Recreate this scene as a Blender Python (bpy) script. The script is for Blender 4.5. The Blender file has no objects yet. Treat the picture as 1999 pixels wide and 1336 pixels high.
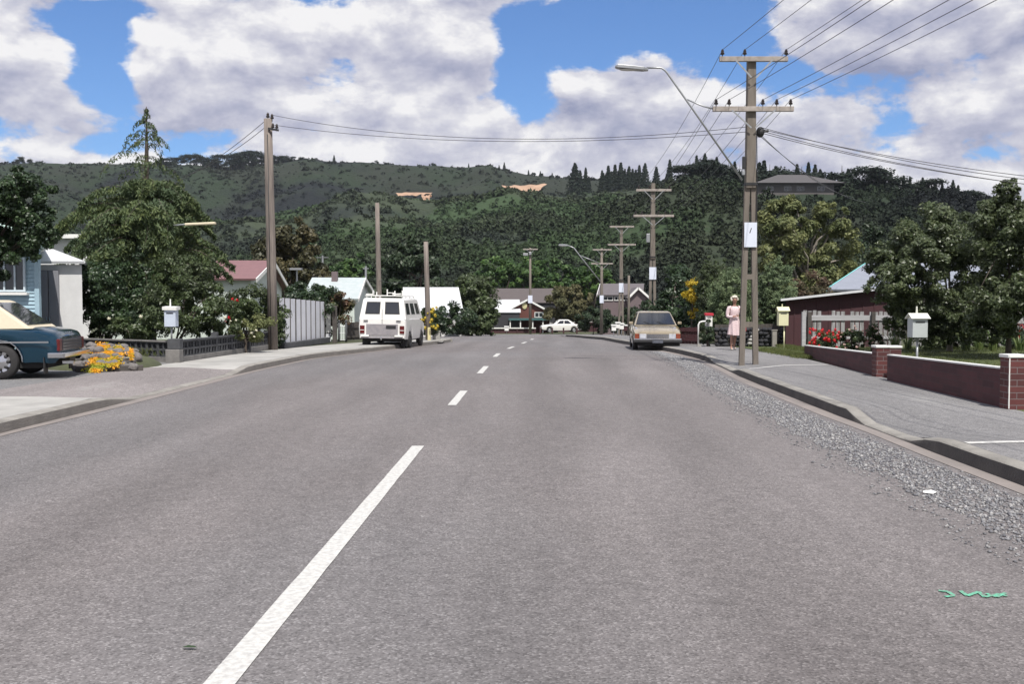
import bpy, bmesh, math, random
import numpy as np
from mathutils import Vector, Matrix, noise as mnoise

# ------------------------------------------------------------------ camera, sky, sun, exposure
SC = bpy.context.scene
CAMZ, FPX, PITCH = 1.6, 1943.0, math.atan(78 / 1943.0)
cd = bpy.data.cameras.new('camera'); cam = bpy.data.objects.new('camera', cd); SC.collection.objects.link(cam)
cam.location = (0, 0, CAMZ); cam.rotation_euler = (math.radians(90) - PITCH, 0, 0)
cd.sensor_width = 36; cd.lens = 35.0; cd.clip_start = 0.1; cd.clip_end = 6000
SC.camera = cam
SUN_EL, SUN_AZ = math.radians(60), math.radians(166)      # azimuth clockwise from +Y (behind the camera, a little to the right)
sd = bpy.data.lights.new('sun', 'SUN'); sd.energy = 5.0; sd.angle = math.radians(0.5); sd.color = (1, 0.955, 0.885)
sun = bpy.data.objects.new('sun', sd); SC.collection.objects.link(sun)
sv = Vector((math.sin(SUN_AZ) * math.cos(SUN_EL), math.cos(SUN_AZ) * math.cos(SUN_EL), math.sin(SUN_EL)))
sun.rotation_euler = sv.to_track_quat('Z', 'Y').to_euler(); sun.location = (0, -20, 40)
SC.view_settings.view_transform = 'Standard'; SC.view_settings.look = 'None'
SC.view_settings.exposure = 0.22; SC.view_settings.gamma = 1
HAZE = 0.00007
SC.render.engine = 'CYCLES'
SC.cycles.max_bounces = 6; SC.cycles.transparent_max_bounces = 8; SC.cycles.diffuse_bounces = 3; SC.cycles.glossy_bounces = 3

W = bpy.data.worlds.new('World'); SC.world = W; W.use_nodes = True
nt = W.node_tree; nt.nodes.clear()
N = nt.nodes.new; LK = nt.links.new
def wm(op, a, b=None, c=None, clamp=False):
    n = N('ShaderNodeMath'); n.operation = op; n.use_clamp = clamp
    for i, v in enumerate((a, b, c)):
        if v is None: continue
        if isinstance(v, (int, float)): n.inputs[i].default_value = v
        else: LK(v, n.inputs[i])
    return n.outputs[0]
wout = N('ShaderNodeOutputWorld'); sky = N('ShaderNodeTexSky'); sky.sky_type = 'NISHITA'; sky.sun_disc = False
sky.sun_elevation = SUN_EL; sky.sun_rotation = SUN_AZ; sky.air_density = 1.0; sky.dust_density = 0.3; sky.ozone_density = 3.0
tint = N('ShaderNodeMixRGB'); tint.blend_type = 'MULTIPLY'; tint.inputs[0].default_value = 1; tint.inputs[2].default_value = (0.53, 0.74, 1.02, 1)
LK(sky.outputs[0], tint.inputs[1])
bgs = N('ShaderNodeBackground'); bgs.inputs[1].default_value = 0.115; LK(tint.outputs[0], bgs.inputs[0])
tc = N('ShaderNodeTexCoord'); sx = N('ShaderNodeSeparateXYZ'); LK(tc.outputs['Generated'], sx.inputs[0])
az = wm('ARCTAN2', sx.outputs[0], sx.outputs[1]); el = wm('ARCSINE', sx.outputs[2])
cv = N('ShaderNodeCombineXYZ'); LK(az, cv.inputs[0]); LK(wm('MULTIPLY', el, 1.7), cv.inputs[1]); cv.inputs[2].default_value = 3.7
def wnoise(scale, det, rough, off=(0, 0, 0), dist=0.0):
    mp = N('ShaderNodeMapping'); LK(cv.outputs[0], mp.inputs[0]); mp.inputs[1].default_value = off
    n = N('ShaderNodeTexNoise'); n.inputs['Scale'].default_value = scale; n.inputs['Detail'].default_value = det
    n.inputs['Roughness'].default_value = rough; n.inputs['Distortion'].default_value = dist; LK(mp.outputs[0], n.inputs['Vector'])
    return n.outputs['Fac']
def skyang(px, py):
    a = math.atan((px - 1000) / FPX); return a, math.atan((590 - py) / FPX * math.cos(a))
# where the blue shows between the clouds: direction, half width, half height, weight
HOLES = [(205, 95, 55, 90, .55), (90, 30, 130, 30, .28), (160, 300, 220, 30, .30), (205, 165, 60, 45, .4), (30, 230, 60, 40, .12), (1150, 75, 170, 50, .40), (1240, 50, 90, 70, .45), (1015, 100, 40, 90, .40),
         (1310, 25, 170, 32, .32), (1440, 90, 60, 35, .26), (1590, 170, 70, 28, .22), (1560, 100, 50, 40, .12), (620, 8, 130, 22, .30), (1050, 180, 60, 40, .30), (1360, 70, 110, 40, .18), (370, 240, 30, 30, .1)]
holes = None
for (px, py, rx, ry, wgt) in HOLES:
    a0, e0 = skyang(px, py)
    da = wm('DIVIDE', wm('SUBTRACT', az, a0), rx / FPX * 1.25); de = wm('DIVIDE', wm('SUBTRACT', el, e0), ry / FPX * 1.25)
    q = wm('ADD', wm('MULTIPLY', da, da), wm('MULTIPLY', de, de))
    gss = wm('MULTIPLY', wm('EXPONENT', wm('MULTIPLY', q, -1.0)), wgt)
    holes = gss if holes is None else wm('ADD', holes, gss)
n1 = wnoise(9.5, 12, 0.57, (0.35, 0.12, 0), 0.12)
big = wnoise(2.6, 3, 0.5, (4.1, 1.3, 0))
high = wm('MULTIPLY', wm('SUBTRACT', el, 0.36, clamp=True), 0.55)        # fewer clouds overhead
dens = wm('SUBTRACT', wm('SUBTRACT', wm('ADD', wm('ADD', wm('MULTIPLY', wm('SUBTRACT', n1, 0.5), 2.0), wm('MULTIPLY', wm('SUBTRACT', big, 0.5), 0.7)), 0.45), holes), high)
mask = N('ShaderNodeMapRange'); mask.interpolation_type = 'SMOOTHSTEP'; LK(dens, mask.inputs[0])
mask.inputs[1].default_value = -0.03; mask.inputs[2].default_value = 0.16
# light and shade inside the clouds: billows lit from above
up = wnoise(9.5, 12, 0.57, (0.35, 0.12 + 0.035, 0), 0.12)
relief = wm('MULTIPLY', wm('SUBTRACT', n1, up), 3.0)
n2 = wnoise(4.2, 5, 0.55, (2.2, 5.0, 0), 0.3)
body = wm('MULTIPLY', wm('SUBTRACT', n2, 0.5), 0.85)
thick = wm('MULTIPLY', wm('SUBTRACT', dens, 0.25), -0.30)
lum = wm('ADD', wm('ADD', wm('ADD', relief, body), thick), 0.71)
cr = N('ShaderNodeValToRGB'); LK(lum, cr.inputs[0])
cr.color_ramp.elements[0].position = 0.05; cr.color_ramp.elements[0].color = (0.31, 0.34, 0.50, 1)
cr.color_ramp.elements[1].position = 1.0; cr.color_ramp.elements[1].color = (0.97, 0.96, 0.97, 1)
e = cr.color_ramp.elements.new(0.42); e.color = (0.50, 0.51, 0.64, 1)
e = cr.color_ramp.elements.new(0.72); e.color = (0.70, 0.70, 0.78, 1)
bgc = N('ShaderNodeBackground'); bgc.inputs[1].default_value = 0.82; LK(cr.outputs[0], bgc.inputs[0])
mx = N('ShaderNodeMixShader'); LK(mask.outputs[0], mx.inputs[0]); LK(bgs.outputs[0], mx.inputs[1]); LK(bgc.outputs[0], mx.inputs[2])
LK(mx.outputs[0], wout.inputs[0])

# ------------------------------------------------------------------ helpers
random.seed(7); R = random.Random(11)
COL = SC.collection
GY = [-3000, 28, 36, 50, 68, 84, 95, 110, 130, 6000]
GZ = [0, 0, -.1, -.3, -.8, -1.3, -1.55, -1.85, -2.1, -2.1]
def g(y): return float(np.interp(y, GY, GZ))
ct, st = math.cos(PITCH), math.sin(PITCH)
def at(px, py, d):
    """world point seen at pixel (px,py) whose world Y is d"""
    u = (px - 999.5) / FPX; v = (668 - py) / FPX
    yy = ct + v * st; zz = -st + v * ct
    return Vector((u * d / yy, d, CAMZ + zz * d / yy))
def gx(px, d, z=None):
    """world x of a point on the ground at distance d seen in column px"""
    z = g(d) if z is None else z
    return (px - 999.5) / FPX * (d * ct + (CAMZ - z) * st)
def zat(py, d): return at(1000, py, d).z

def tag(o, label=None, cat=None, group=None, kind=None):
    if label: o['label'] = label
    if cat: o['category'] = cat
    if group: o['group'] = group
    if kind: o['kind'] = kind
    return o
def thing(name, label, cat, loc=(0, 0, 0), rz=0, group=None, kind=None):
    o = bpy.data.objects.new(name, None); COL.objects.link(o); o.location = loc; o.rotation_euler = (0, 0, rz)
    o.empty_display_size = .2
    return tag(o, label, cat, group, kind)
CHILD = {}
def link(o, parent):
    COL.objects.link(o)
    if parent is not None: o.parent = parent; CHILD.setdefault(parent.name, []).append(o)
def copy_tree(o, parent=None):
    c = o.copy(); link(c, parent)
    for ch in CHILD.get(o.name, []): copy_tree(ch, c)
    return c
def wloc(p):
    v = Vector((0, 0, 0))
    while p is not None: v += p.location; p = p.parent
    return v

class MB:
    def __init__(s): s.v = []; s.f = []
    def add(s, vs, fs):
        b = len(s.v); s.v += [tuple(v) for v in vs]; s.f += [tuple(b + i for i in f) for f in fs]; return s
    def box(s, c, d, rz=0, rx=0, ry=0):
        M = Matrix.Translation(Vector(c)) @ Matrix.Rotation(rz, 4, 'Z') @ Matrix.Rotation(ry, 4, 'Y') @ Matrix.Rotation(rx, 4, 'X')
        P = [M @ Vector((sx * d[0] / 2, sy * d[1] / 2, sz * d[2] / 2)) for sz in (-1, 1) for sy in (-1, 1) for sx in (-1, 1)]
        return s.add(P, [(0, 2, 3, 1), (4, 5, 7, 6), (0, 1, 5, 4), (2, 6, 7, 3), (0, 4, 6, 2), (1, 3, 7, 5)])
    def beam(s, a, b, w, h):
        """box from point a to point b, w wide (horizontally) and h high"""
        a = Vector(a); b = Vector(b); d = b - a; L = d.length; d.normalize()
        side = d.cross(Vector((0, 0, 1)));  side = side.normalized() if side.length > 1e-4 else Vector((1, 0, 0))
        up = side.cross(d).normalized(); P = []
        for p in (a, b):
            for (i, j) in ((-1, -1), (1, -1), (1, 1), (-1, 1)): P.append(p + side * i * w / 2 + up * j * h / 2)
        return s.add(P, [(0, 1, 2, 3), (7, 6, 5, 4), (0, 4, 5, 1), (1, 5, 6, 2), (2, 6, 7, 3), (3, 7, 4, 0)])
    def tube(s, pts, r, n=8, cap=True):
        pts = [Vector(p) for p in pts]; rs = r if isinstance(r, (list, tuple)) else [r] * len(pts)
        d0 = (pts[1] - pts[0]).normalized(); ref = Vector((0, 0, 1)) if abs(d0.z) < .9 else Vector((1, 0, 0))
        b = len(s.v); u = d0.cross(ref).normalized()
        for i, p in enumerate(pts):
            d = (pts[min(i + 1, len(pts) - 1)] - pts[max(i - 1, 0)]).normalized()
            u = (u - d * u.dot(d)).normalized(); w = d.cross(u)
            for k in range(n):
                a = 2 * math.pi * k / n; s.v.append(tuple(p + (u * math.cos(a) + w * math.sin(a)) * rs[i]))
        for i in range(len(pts) - 1):
            for k in range(n):
                s.f.append((b + i * n + k, b + i * n + (k + 1) % n, b + (i + 1) * n + (k + 1) % n, b + (i + 1) * n + k))
        if cap:
            s.f.append(tuple(b + k for k in reversed(range(n)))); s.f.append(tuple(b + (len(pts) - 1) * n + k for k in range(n)))
        return s
    def prism(s, poly, z0, z1):
        """extrude XY polygon; z0/z1 numbers or per-vertex lists"""
        n = len(poly); a = z0 if isinstance(z0, list) else [z0] * n; c = z1 if isinstance(z1, list) else [z1] * n
        P = [(p[0], p[1], a[i]) for i, p in enumerate(poly)] + [(p[0], p[1], c[i]) for i, p in enumerate(poly)]
        return s.add(P, [tuple(reversed(range(n))), tuple(range(n, 2 * n))] + [(i, (i + 1) % n, n + (i + 1) % n, n + i) for i in range(n)])
    def slab(s, q, t):
        """thick plate: polygon q (any plane) extruded by t along its normal"""
        q = [Vector(p) for p in q]; nrm = (q[1] - q[0]).cross(q[2] - q[0]).normalized(); n = len(q)
        P = q + [p + nrm * t for p in q]
        return s.add(P, [tuple(reversed(range(n))), tuple(range(n, 2 * n))] + [(i, (i + 1) % n, n + (i + 1) % n, n + i) for i in range(n)])
    def ball(s, c, r, seg=12, ring=8, M=None):
        r = (r, r, r) if isinstance(r, (int, float)) else r; P = []; F = []
        for i in range(ring + 1):
            th = math.pi * i / ring
            for k in range(seg):
                a = 2 * math.pi * k / seg; p = Vector((r[0] * math.sin(th) * math.cos(a), r[1] * math.sin(th) * math.sin(a), r[2] * math.cos(th)))
                if M is not None: p = M @ p
                P.append(p + Vector(c))
        for i in range(ring):
            for k in range(seg): F.append((i * seg + k, (i + 1) * seg + k, (i + 1) * seg + (k + 1) % seg, i * seg + (k + 1) % seg))
        return s.add(P, F)
    def lathe(s, prof, c=(0, 0, 0), axis='Z', n=20):
        P = []; F = []
        for (r, h) in prof:
            for k in range(n):
                a = 2 * math.pi * k / n; x, y, z = r * math.cos(a), r * math.sin(a), h
                if axis == 'X': x, y, z = h, r * math.cos(a), r * math.sin(a)
                P.append((x + c[0], y + c[1], z + c[2]))
        for i in range(len(prof) - 1):
            for k in range(n): F.append((i * n + k, i * n + (k + 1) % n, (i + 1) * n + (k + 1) % n, (i + 1) * n + k))
        return s.add(P, F)
    def build(s, name, m, parent=None, smooth=False, bevel=0, world=True, seg=2):
        V = [Vector(v) for v in s.v]
        if parent is None:
            a = np.array(s.v); off = Vector(((a[:, 0].min() + a[:, 0].max()) / 2, (a[:, 1].min() + a[:, 1].max()) / 2, a[:, 2].min()))
        else: off = wloc(parent) if world else Vector((0, 0, 0))
        me = bpy.data.meshes.new(name); me.from_pydata([tuple(v - off) for v in V], [], s.f)
        if smooth: me.polygons.foreach_set('use_smooth', [True] * len(me.polygons))
        me.update(); o = bpy.data.objects.new(name, me); link(o, parent)
        if parent is None: o.location = off
        me.materials.append(m)
        if bevel:
            b = o.modifiers.new('bevel', 'BEVEL'); b.width = bevel; b.segments = seg; b.limit_method = 'ANGLE'; b.angle_limit = math.radians(35)
        return o

def npmesh(name, V, F, m, parent=None, world=True, smooth=False):
    V = np.asarray(V, dtype=np.float64); F = np.asarray(F, dtype=np.int32)
    if parent is None: off = np.array([(V[:, 0].min() + V[:, 0].max()) / 2, (V[:, 1].min() + V[:, 1].max()) / 2, V[:, 2].min()])
    else: off = np.array(wloc(parent)) if world else np.zeros(3)
    me = bpy.data.meshes.new(name); me.vertices.add(len(V)); me.vertices.foreach_set('co', (V - off).astype(np.float32).ravel())
    k = F.shape[1]; me.loops.add(F.size); me.loops.foreach_set('vertex_index', F.ravel()); me.polygons.add(len(F))
    me.polygons.foreach_set('loop_start', np.arange(0, F.size, k, dtype=np.int32))
    if smooth: me.polygons.foreach_set('use_smooth', np.ones(len(F), dtype=bool))
    me.update(calc_edges=True); me.materials.append(m); o = bpy.data.objects.new(name, me); link(o, parent)
    if parent is None: o.location = off
    return o

# ------------------------------------------------------------------ materials
def newmat(name):
    m = bpy.data.materials.new(name); m.use_nodes = True; t = m.node_tree; b = t.nodes['Principled BSDF']; return m, t, b
def C4(c): return (c[0], c[1], c[2], 1)
def mat(name, c1, c2=None, scale=4, rough=.7, bump=0, bscale=None, metal=0, spec=.5, detail=6, stretch=None, coat=0, bdist=.02, contrast=1.0):
    m, t, b = newmat(name); b.inputs['Roughness'].default_value = rough; b.inputs['Metallic'].default_value = metal
    b.inputs['Specular IOR Level'].default_value = spec; b.inputs['Coat Weight'].default_value = coat; b.inputs['Coat Roughness'].default_value = .04
    c2 = c2 or tuple(x * .8 for x in c1)
    tcn = t.nodes.new('ShaderNodeTexCoord'); src = tcn.outputs['Object']
    if stretch:
        mp = t.nodes.new('ShaderNodeMapping'); mp.inputs[3].default_value = stretch; t.links.new(src, mp.inputs[0]); src = mp.outputs[0]
    n = t.nodes.new('ShaderNodeTexNoise'); n.inputs['Scale'].default_value = scale; n.inputs['Detail'].default_value = detail; n.inputs['Roughness'].default_value = .6
    t.links.new(src, n.inputs['Vector'])
    r = t.nodes.new('ShaderNodeMapRange'); r.inputs[1].default_value = .5 - .22 / contrast; r.inputs[2].default_value = .5 + .22 / contrast; t.links.new(n.outputs['Fac'], r.inputs[0])
    x = t.nodes.new('ShaderNodeMixRGB'); x.inputs[1].default_value = C4(c1); x.inputs[2].default_value = C4(c2); t.links.new(r.outputs[0], x.inputs[0])
    t.links.new(x.outputs[0], b.inputs['Base Color'])
    if bump:
        n2 = t.nodes.new('ShaderNodeTexNoise'); n2.inputs['Scale'].default_value = bscale or scale * 6; n2.inputs['Detail'].default_value = 4; t.links.new(src, n2.inputs['Vector'])
        bp = t.nodes.new('ShaderNodeBump'); bp.inputs['Strength'].default_value = bump; bp.inputs['Distance'].default_value = bdist
        t.links.new(n2.outputs['Fac'], bp.inputs['Height']); t.links.new(bp.outputs[0], b.inputs['Normal'])
    return m
def leafmat(name, c1, c2, c3=None, trans=.25, rough=.5, spec=.4, patch=1.2):
    """leaf colour varies leaf by leaf (c1..c2) and in big drifts (towards c3)"""
    m, t, b = newmat(name); b.inputs['Roughness'].default_value = rough; b.inputs['Specular IOR Level'].default_value = spec
    ge = t.nodes.new('ShaderNodeNewGeometry'); x = t.nodes.new('ShaderNodeMixRGB'); x.inputs[1].default_value = C4(c1); x.inputs[2].default_value = C4(c2)
    t.links.new(ge.outputs['Random Per Island'], x.inputs[0]); out = x.outputs[0]
    if c3:
        tcn = t.nodes.new('ShaderNodeTexCoord'); n = t.nodes.new('ShaderNodeTexNoise'); n.inputs['Scale'].default_value = patch; n.inputs['Detail'].default_value = 3
        t.links.new(tcn.outputs['Object'], n.inputs['Vector']); r = t.nodes.new('ShaderNodeMapRange'); r.inputs[1].default_value = .42; r.inputs[2].default_value = .66
        t.links.new(n.outputs['Fac'], r.inputs[0]); y = t.nodes.new('ShaderNodeMixRGB'); t.links.new(r.outputs[0], y.inputs[0]); t.links.new(out, y.inputs[1]); y.inputs[2].default_value = C4(c3); out = y.outputs[0]
    t.links.new(out, b.inputs['Base Color'])
    if trans:
        tr = t.nodes.new('ShaderNodeBsdfTranslucent'); t.links.new(out, tr.inputs[0]); ms = t.nodes.new('ShaderNodeMixShader'); ms.inputs[0].default_value = trans
        o = t.nodes['Material Output']; t.links.new(b.outputs[0], ms.inputs[1]); t.links.new(tr.outputs[0], ms.inputs[2]); t.links.new(ms.outputs[0], o.inputs[0])
    return m
def glassmat(name, col=(.02, .025, .03), rough=.06):
    m, t, b = newmat(name); b.inputs['Base Color'].default_value = C4(col); b.inputs['Roughness'].default_value = rough; b.inputs['Specular IOR Level'].default_value = .8; return m
def brickmat(name, c1, c2, mortar, sx_=.23, sz_=.086, mort=.012):
    m, t, b = newmat(name); b.inputs['Roughness'].default_value = .75
    tcn = t.nodes.new('ShaderNodeTexCoord'); sp = t.nodes.new('ShaderNodeSeparateXYZ'); t.links.new(tcn.outputs['Object'], sp.inputs[0])
    ad = t.nodes.new('ShaderNodeMath'); t.links.new(sp.outputs[0], ad.inputs[0]); t.links.new(sp.outputs[1], ad.inputs[1])
    cb = t.nodes.new('ShaderNodeCombineXYZ'); t.links.new(ad.outputs[0], cb.inputs[0]); t.links.new(sp.outputs[2], cb.inputs[1])
    br = t.nodes.new('ShaderNodeTexBrick'); br.inputs['Scale'].default_value = 1; br.inputs['Brick Width'].default_value = sx_; br.inputs['Row Height'].default_value = sz_
    br.inputs['Mortar Size'].default_value = mort * .5; br.inputs['Color1'].default_value = C4(c1); br.inputs['Color2'].default_value = C4(c2); br.inputs['Mortar'].default_value = C4(mortar)
    t.links.new(cb.outputs[0], br.inputs['Vector'])
    n = t.nodes.new('ShaderNodeTexNoise'); n.inputs['Scale'].default_value = 6; n.inputs['Detail'].default_value = 5; t.links.new(tcn.outputs['Object'], n.inputs['Vector'])
    x = t.nodes.new('ShaderNodeMixRGB'); x.blend_type = 'MULTIPLY'; x.inputs[0].default_value = .5; t.links.new(br.outputs['Color'], x.inputs[1]); t.links.new(n.outputs['Fac'], x.inputs[2])
    t.links.new(x.outputs[0], b.inputs['Base Color'])
    bp = t.nodes.new('ShaderNodeBump'); bp.inputs['Strength'].default_value = .6; bp.inputs['Distance'].default_value = .01; bp.invert = True
    t.links.new(br.outputs['Fac'], bp.inputs['Height']); t.links.new(bp.outputs[0], b.inputs['Normal'])
    return m
def asphalt(name, base, light, dark, chip=55, stains=None, tintc=None, tracks=None):
    m, t, b = newmat(name); b.inputs['Roughness'].default_value = .85; b.inputs['Specular IOR Level'].default_value = .35; L = t.links.new
    tcn = t.nodes.new('ShaderNodeTexCoord'); O = tcn.outputs['Object']
    def noi(s, d, ro=.6, st_=None):
        n = t.nodes.new('ShaderNodeTexNoise'); n.inputs['Scale'].default_value = s; n.inputs['Detail'].default_value = d; n.inputs['Roughness'].default_value = ro
        if st_:
            mp = t.nodes.new('ShaderNodeMapping'); mp.inputs[3].default_value = st_; L(O, mp.inputs[0]); L(mp.outputs[0], n.inputs['Vector'])
        else: L(O, n.inputs['Vector'])
        return n.outputs['Fac']
    vo = t.nodes.new('ShaderNodeTexVoronoi'); vo.inputs['Scale'].default_value = chip; L(O, vo.inputs['Vector'])
    sepc = t.nodes.new('ShaderNodeSeparateXYZ'); L(vo.outputs['Color'], sepc.inputs[0])
    cr_ = t.nodes.new('ShaderNodeValToRGB'); L(sepc.outputs[0], cr_.inputs[0]); E = cr_.color_ramp.elements
    E[0].position = 0; E[0].color = C4(dark); E[1].position = 1; E[1].color = C4(light); e1 = E.new(.35); e1.color = C4(base); e2 = E.new(.8); e2.color = C4(tuple(x * 1.15 for x in base))
    def mul(a, fac, lo, hi, amt=1):
        r = t.nodes.new('ShaderNodeMapRange'); r.inputs[1].default_value = .3; r.inputs[2].default_value = .7; r.inputs[3].default_value = lo; r.inputs[4].default_value = hi; L(fac, r.inputs[0])
        v = t.nodes.new('ShaderNodeVectorMath'); v.operation = 'SCALE'; L(a, v.inputs[0]); L(r.outputs[0], v.inputs['Scale']); return v.outputs[0]
    c = mul(cr_.outputs[0], noi(9, 5, .7), .84, 1.16)
    c = mul(c, noi(.7, 5, .6, (1.6, .22, 1)), .85, 1.12)
    c = mul(c, noi(.16, 4), .9, 1.08)
    if stains:
        r = t.nodes.new('ShaderNodeMapRange'); r.inputs[1].default_value = .60; r.inputs[2].default_value = .68; L(noi(.5, 6, .7, (1, .5, 1)), r.inputs[0])
        x = t.nodes.new('ShaderNodeMixRGB'); L(r.outputs[0], x.inputs[0]); L(c, x.inputs[1]); x.inputs[2].default_value = C4(stains); c = x.outputs[0]
    if tintc:
        r = t.nodes.new('ShaderNodeMapRange'); r.inputs[1].default_value = .46; r.inputs[2].default_value = .6; r.inputs[4].default_value = .55; L(noi(.22, 3, .5, (1, .35, 1)), r.inputs[0])
        x = t.nodes.new('ShaderNodeMixRGB'); L(r.outputs[0], x.inputs[0]); L(c, x.inputs[1]); v = t.nodes.new('ShaderNodeMixRGB'); v.blend_type = 'MULTIPLY'; v.inputs[0].default_value = 1
        L(c, v.inputs[1]); v.inputs[2].default_value = C4(tintc); L(v.outputs[0], x.inputs[2]); c = x.outputs[0]
    if tracks:      # polished wheel tracks along the lanes
        ge = t.nodes.new('ShaderNodeNewGeometry'); sp = t.nodes.new('ShaderNodeSeparateXYZ'); L(ge.outputs['Position'], sp.inputs[0])
        def mt(op, a, b2):
            n = t.nodes.new('ShaderNodeMath'); n.operation = op
            for i, v in enumerate((a, b2)):
                if isinstance(v, (int, float)): n.inputs[i].default_value = v
                else: L(v, n.inputs[i])
            return n.outputs[0]
        u = mt('SUBTRACT', mt('ADD', sp.outputs[0], mt('MULTIPLY', noi(.5, 2), .25)), mt('MULTIPLY', sp.outputs[1], .036)); s = None
        for x0 in tracks:
            d = mt('MULTIPLY', mt('SUBTRACT', u, x0), 2.6); q = mt('EXPONENT', mt('MULTIPLY', mt('MULTIPLY', d, d), -1.0), 0); s = q if s is None else mt('ADD', s, q)
        k = mt('SUBTRACT', 1.03, mt('MULTIPLY', mt('MULTIPLY', s, noi(1.2, 4, .6, (1, .12, 1))), .20))
        v = t.nodes.new('ShaderNodeVectorMath'); v.operation = 'SCALE'; L(c, v.inputs[0]); L(k, v.inputs['Scale']); c = v.outputs[0]
    L(c, b.inputs['Base Color'])
    bp = t.nodes.new('ShaderNodeBump'); bp.inputs['Strength'].default_value = .5; bp.inputs['Distance'].default_value = .006; L(vo.outputs['Distance'], bp.inputs['Height'])
    L(bp.outputs[0], b.inputs['Normal']); return m

M = {}
M['road'] = asphalt('road_chipseal', (.136, .128, .129), (.235, .225, .226), (.088, .082, .083), 90, tintc=(1.05, .99, .96), tracks=(-4.6, -3.1, .0, 1.5))
M['path_dark'] = asphalt('path_asphalt', (.17, .166, .167), (.26, .25, .25), (.11, .108, .11), 90, stains=(.25, .245, .24))
M['drive'] = asphalt('drive_asphalt', (.20, .18, .176), (.30, .28, .28), (.13, .12, .117), 80, stains=(.26, .25, .24))
M['forecourt'] = asphalt('forecourt_asphalt', (.15, .148, .15), (.24, .24, .24), (.09, .09, .09), 80, stains=(.17, .165, .16))
M['concrete'] = mat('pale_concrete', (.38, .37, .35), (.27, .265, .25), 1.1, .85, .25, 60, contrast=1.6)
M['kerb_dark'] = mat('grimy_kerb', (.055, .05, .05), (.10, .092, .085), 3.0, .9, .5, 40)  # shade of the sunless right kerb face, painted into its colour
M['kerb_mid'] = mat('kerb_face_grey', (.13, .12, .11), (.19, .175, .16), 3.0, .9, .5, 40)  # left kerb face: milder shade painted into the colour
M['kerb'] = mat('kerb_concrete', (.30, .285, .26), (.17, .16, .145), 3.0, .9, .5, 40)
M['gutter'] = mat('gutter_concrete', (.24, .21, .195), (.18, .16, .15), 2.0, .9, .4, 40)
M['paint'] = mat('road_paint', (.60, .60, .57), (.36, .35, .34), 26, .7, .3, 60, contrast=1.1)
M['green_paint'] = mat('green_paint', (.10, .48, .30), (.15, .19, .16), 34, .7, contrast=1.6)
M['grass'] = mat('lawn', (.105, .125, .045), (.06, .085, .03), 7, .9, .8, 90, bdist=.03)
M['ground'] = mat('garden_soil_and_grass', (.075, .085, .04), (.05, .055, .03), 1.5, .95, .8, 30)
M['tar'] = mat('tar', (.06, .057, .06), (.09, .085, .09), 10, .6)
M['pole_conc'] = mat('pole_concrete', (.19, .165, .14), (.13, .112, .095), 3, .85, .35, 40, stretch=(4, 4, .6))
M['pole_wood'] = mat('weathered_wood', (.24, .205, .18), (.13, .11, .10), 3, .9, .6, 14, stretch=(5, 5, .35), contrast=1.4)
M['arm_wood'] = mat('crossarm_wood', (.40, .36, .33), (.22, .19, .17), 5, .85, .3, 20)
M['galv'] = mat('galvanised_steel', (.42, .43, .44), (.33, .34, .35), 6, .45, metal=.7)
M['porcelain'] = mat('brown_porcelain', (.028, .018, .015), (.02, .014, .012), 5, .3)
M['black'] = mat('black_plastic', (.018, .018, .02), (.025, .025, .027), 6, .55)
M['wire'] = mat('wire_metal', (.035, .035, .04), (.05, .05, .055), 5, .5)
M['white_paint'] = mat('white_paint', (.78, .78, .75), (.68, .68, .66), 4, .55, .1, 30)
M['placard'] = mat('placard_white', (.66, .70, .80), (.60, .64, .74), 3, .5)
M['cream_paint'] = mat('cream_paint', (.62, .55, .30), (.52, .47, .27), 5, .6)
M['brick'] = brickmat('red_brick', (.15, .040, .038), (.095, .027, .028), (.20, .16, .16))
M['brick_dark'] = brickmat('red_brick_wall', (.10, .028, .034), (.062, .018, .024), (.075, .045, .05), .39, .095, .006)
M['maroon'] = mat('maroon_paint', (.062, .020, .025), (.044, .016, .020), 3, .7, .2, 20)
M['grey_board'] = mat('weathered_boards', (.36, .36, .37), (.17, .165, .16), 4, .85, .3, 20, stretch=(3, 3, .5), contrast=1.5)
M['dark_board'] = mat('dark_boards', (.10, .088, .08), (.05, .045, .042), 4, .9, .4, 20)
M['bark'] = mat('bark', (.10, .08, .065), (.05, .04, .034), 6, .95, .9, 20, stretch=(3, 3, .8))
M['bark_pale'] = mat('pale_bark', (.30, .27, .23), (.16, .14, .12), 6, .9, .6, 20, stretch=(3, 3, .8))
M['blockwall'] = mat('grey_blockwork', (.085, .088, .095), (.045, .047, .053), 5, .9, .5, 30)
M['blockpale'] = mat('pale_blockwork', (.22, .21, .20), (.13, .125, .12), 5, .9, .5, 30)
M['rock'] = mat('garden_rock', (.21, .19, .18), (.10, .095, .095), 3, .9, .7, 14)
M['gravel'] = None
M['glass'] = glassmat('window_glass')
M['chrome'] = mat('chrome', (.7, .7, .72), (.6, .6, .62), 3, .12, metal=1)
M['tyre'] = mat('tyre_rubber', (.022, .021, .022), (.03, .029, .029), 8, .85, .2, 30)
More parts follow.
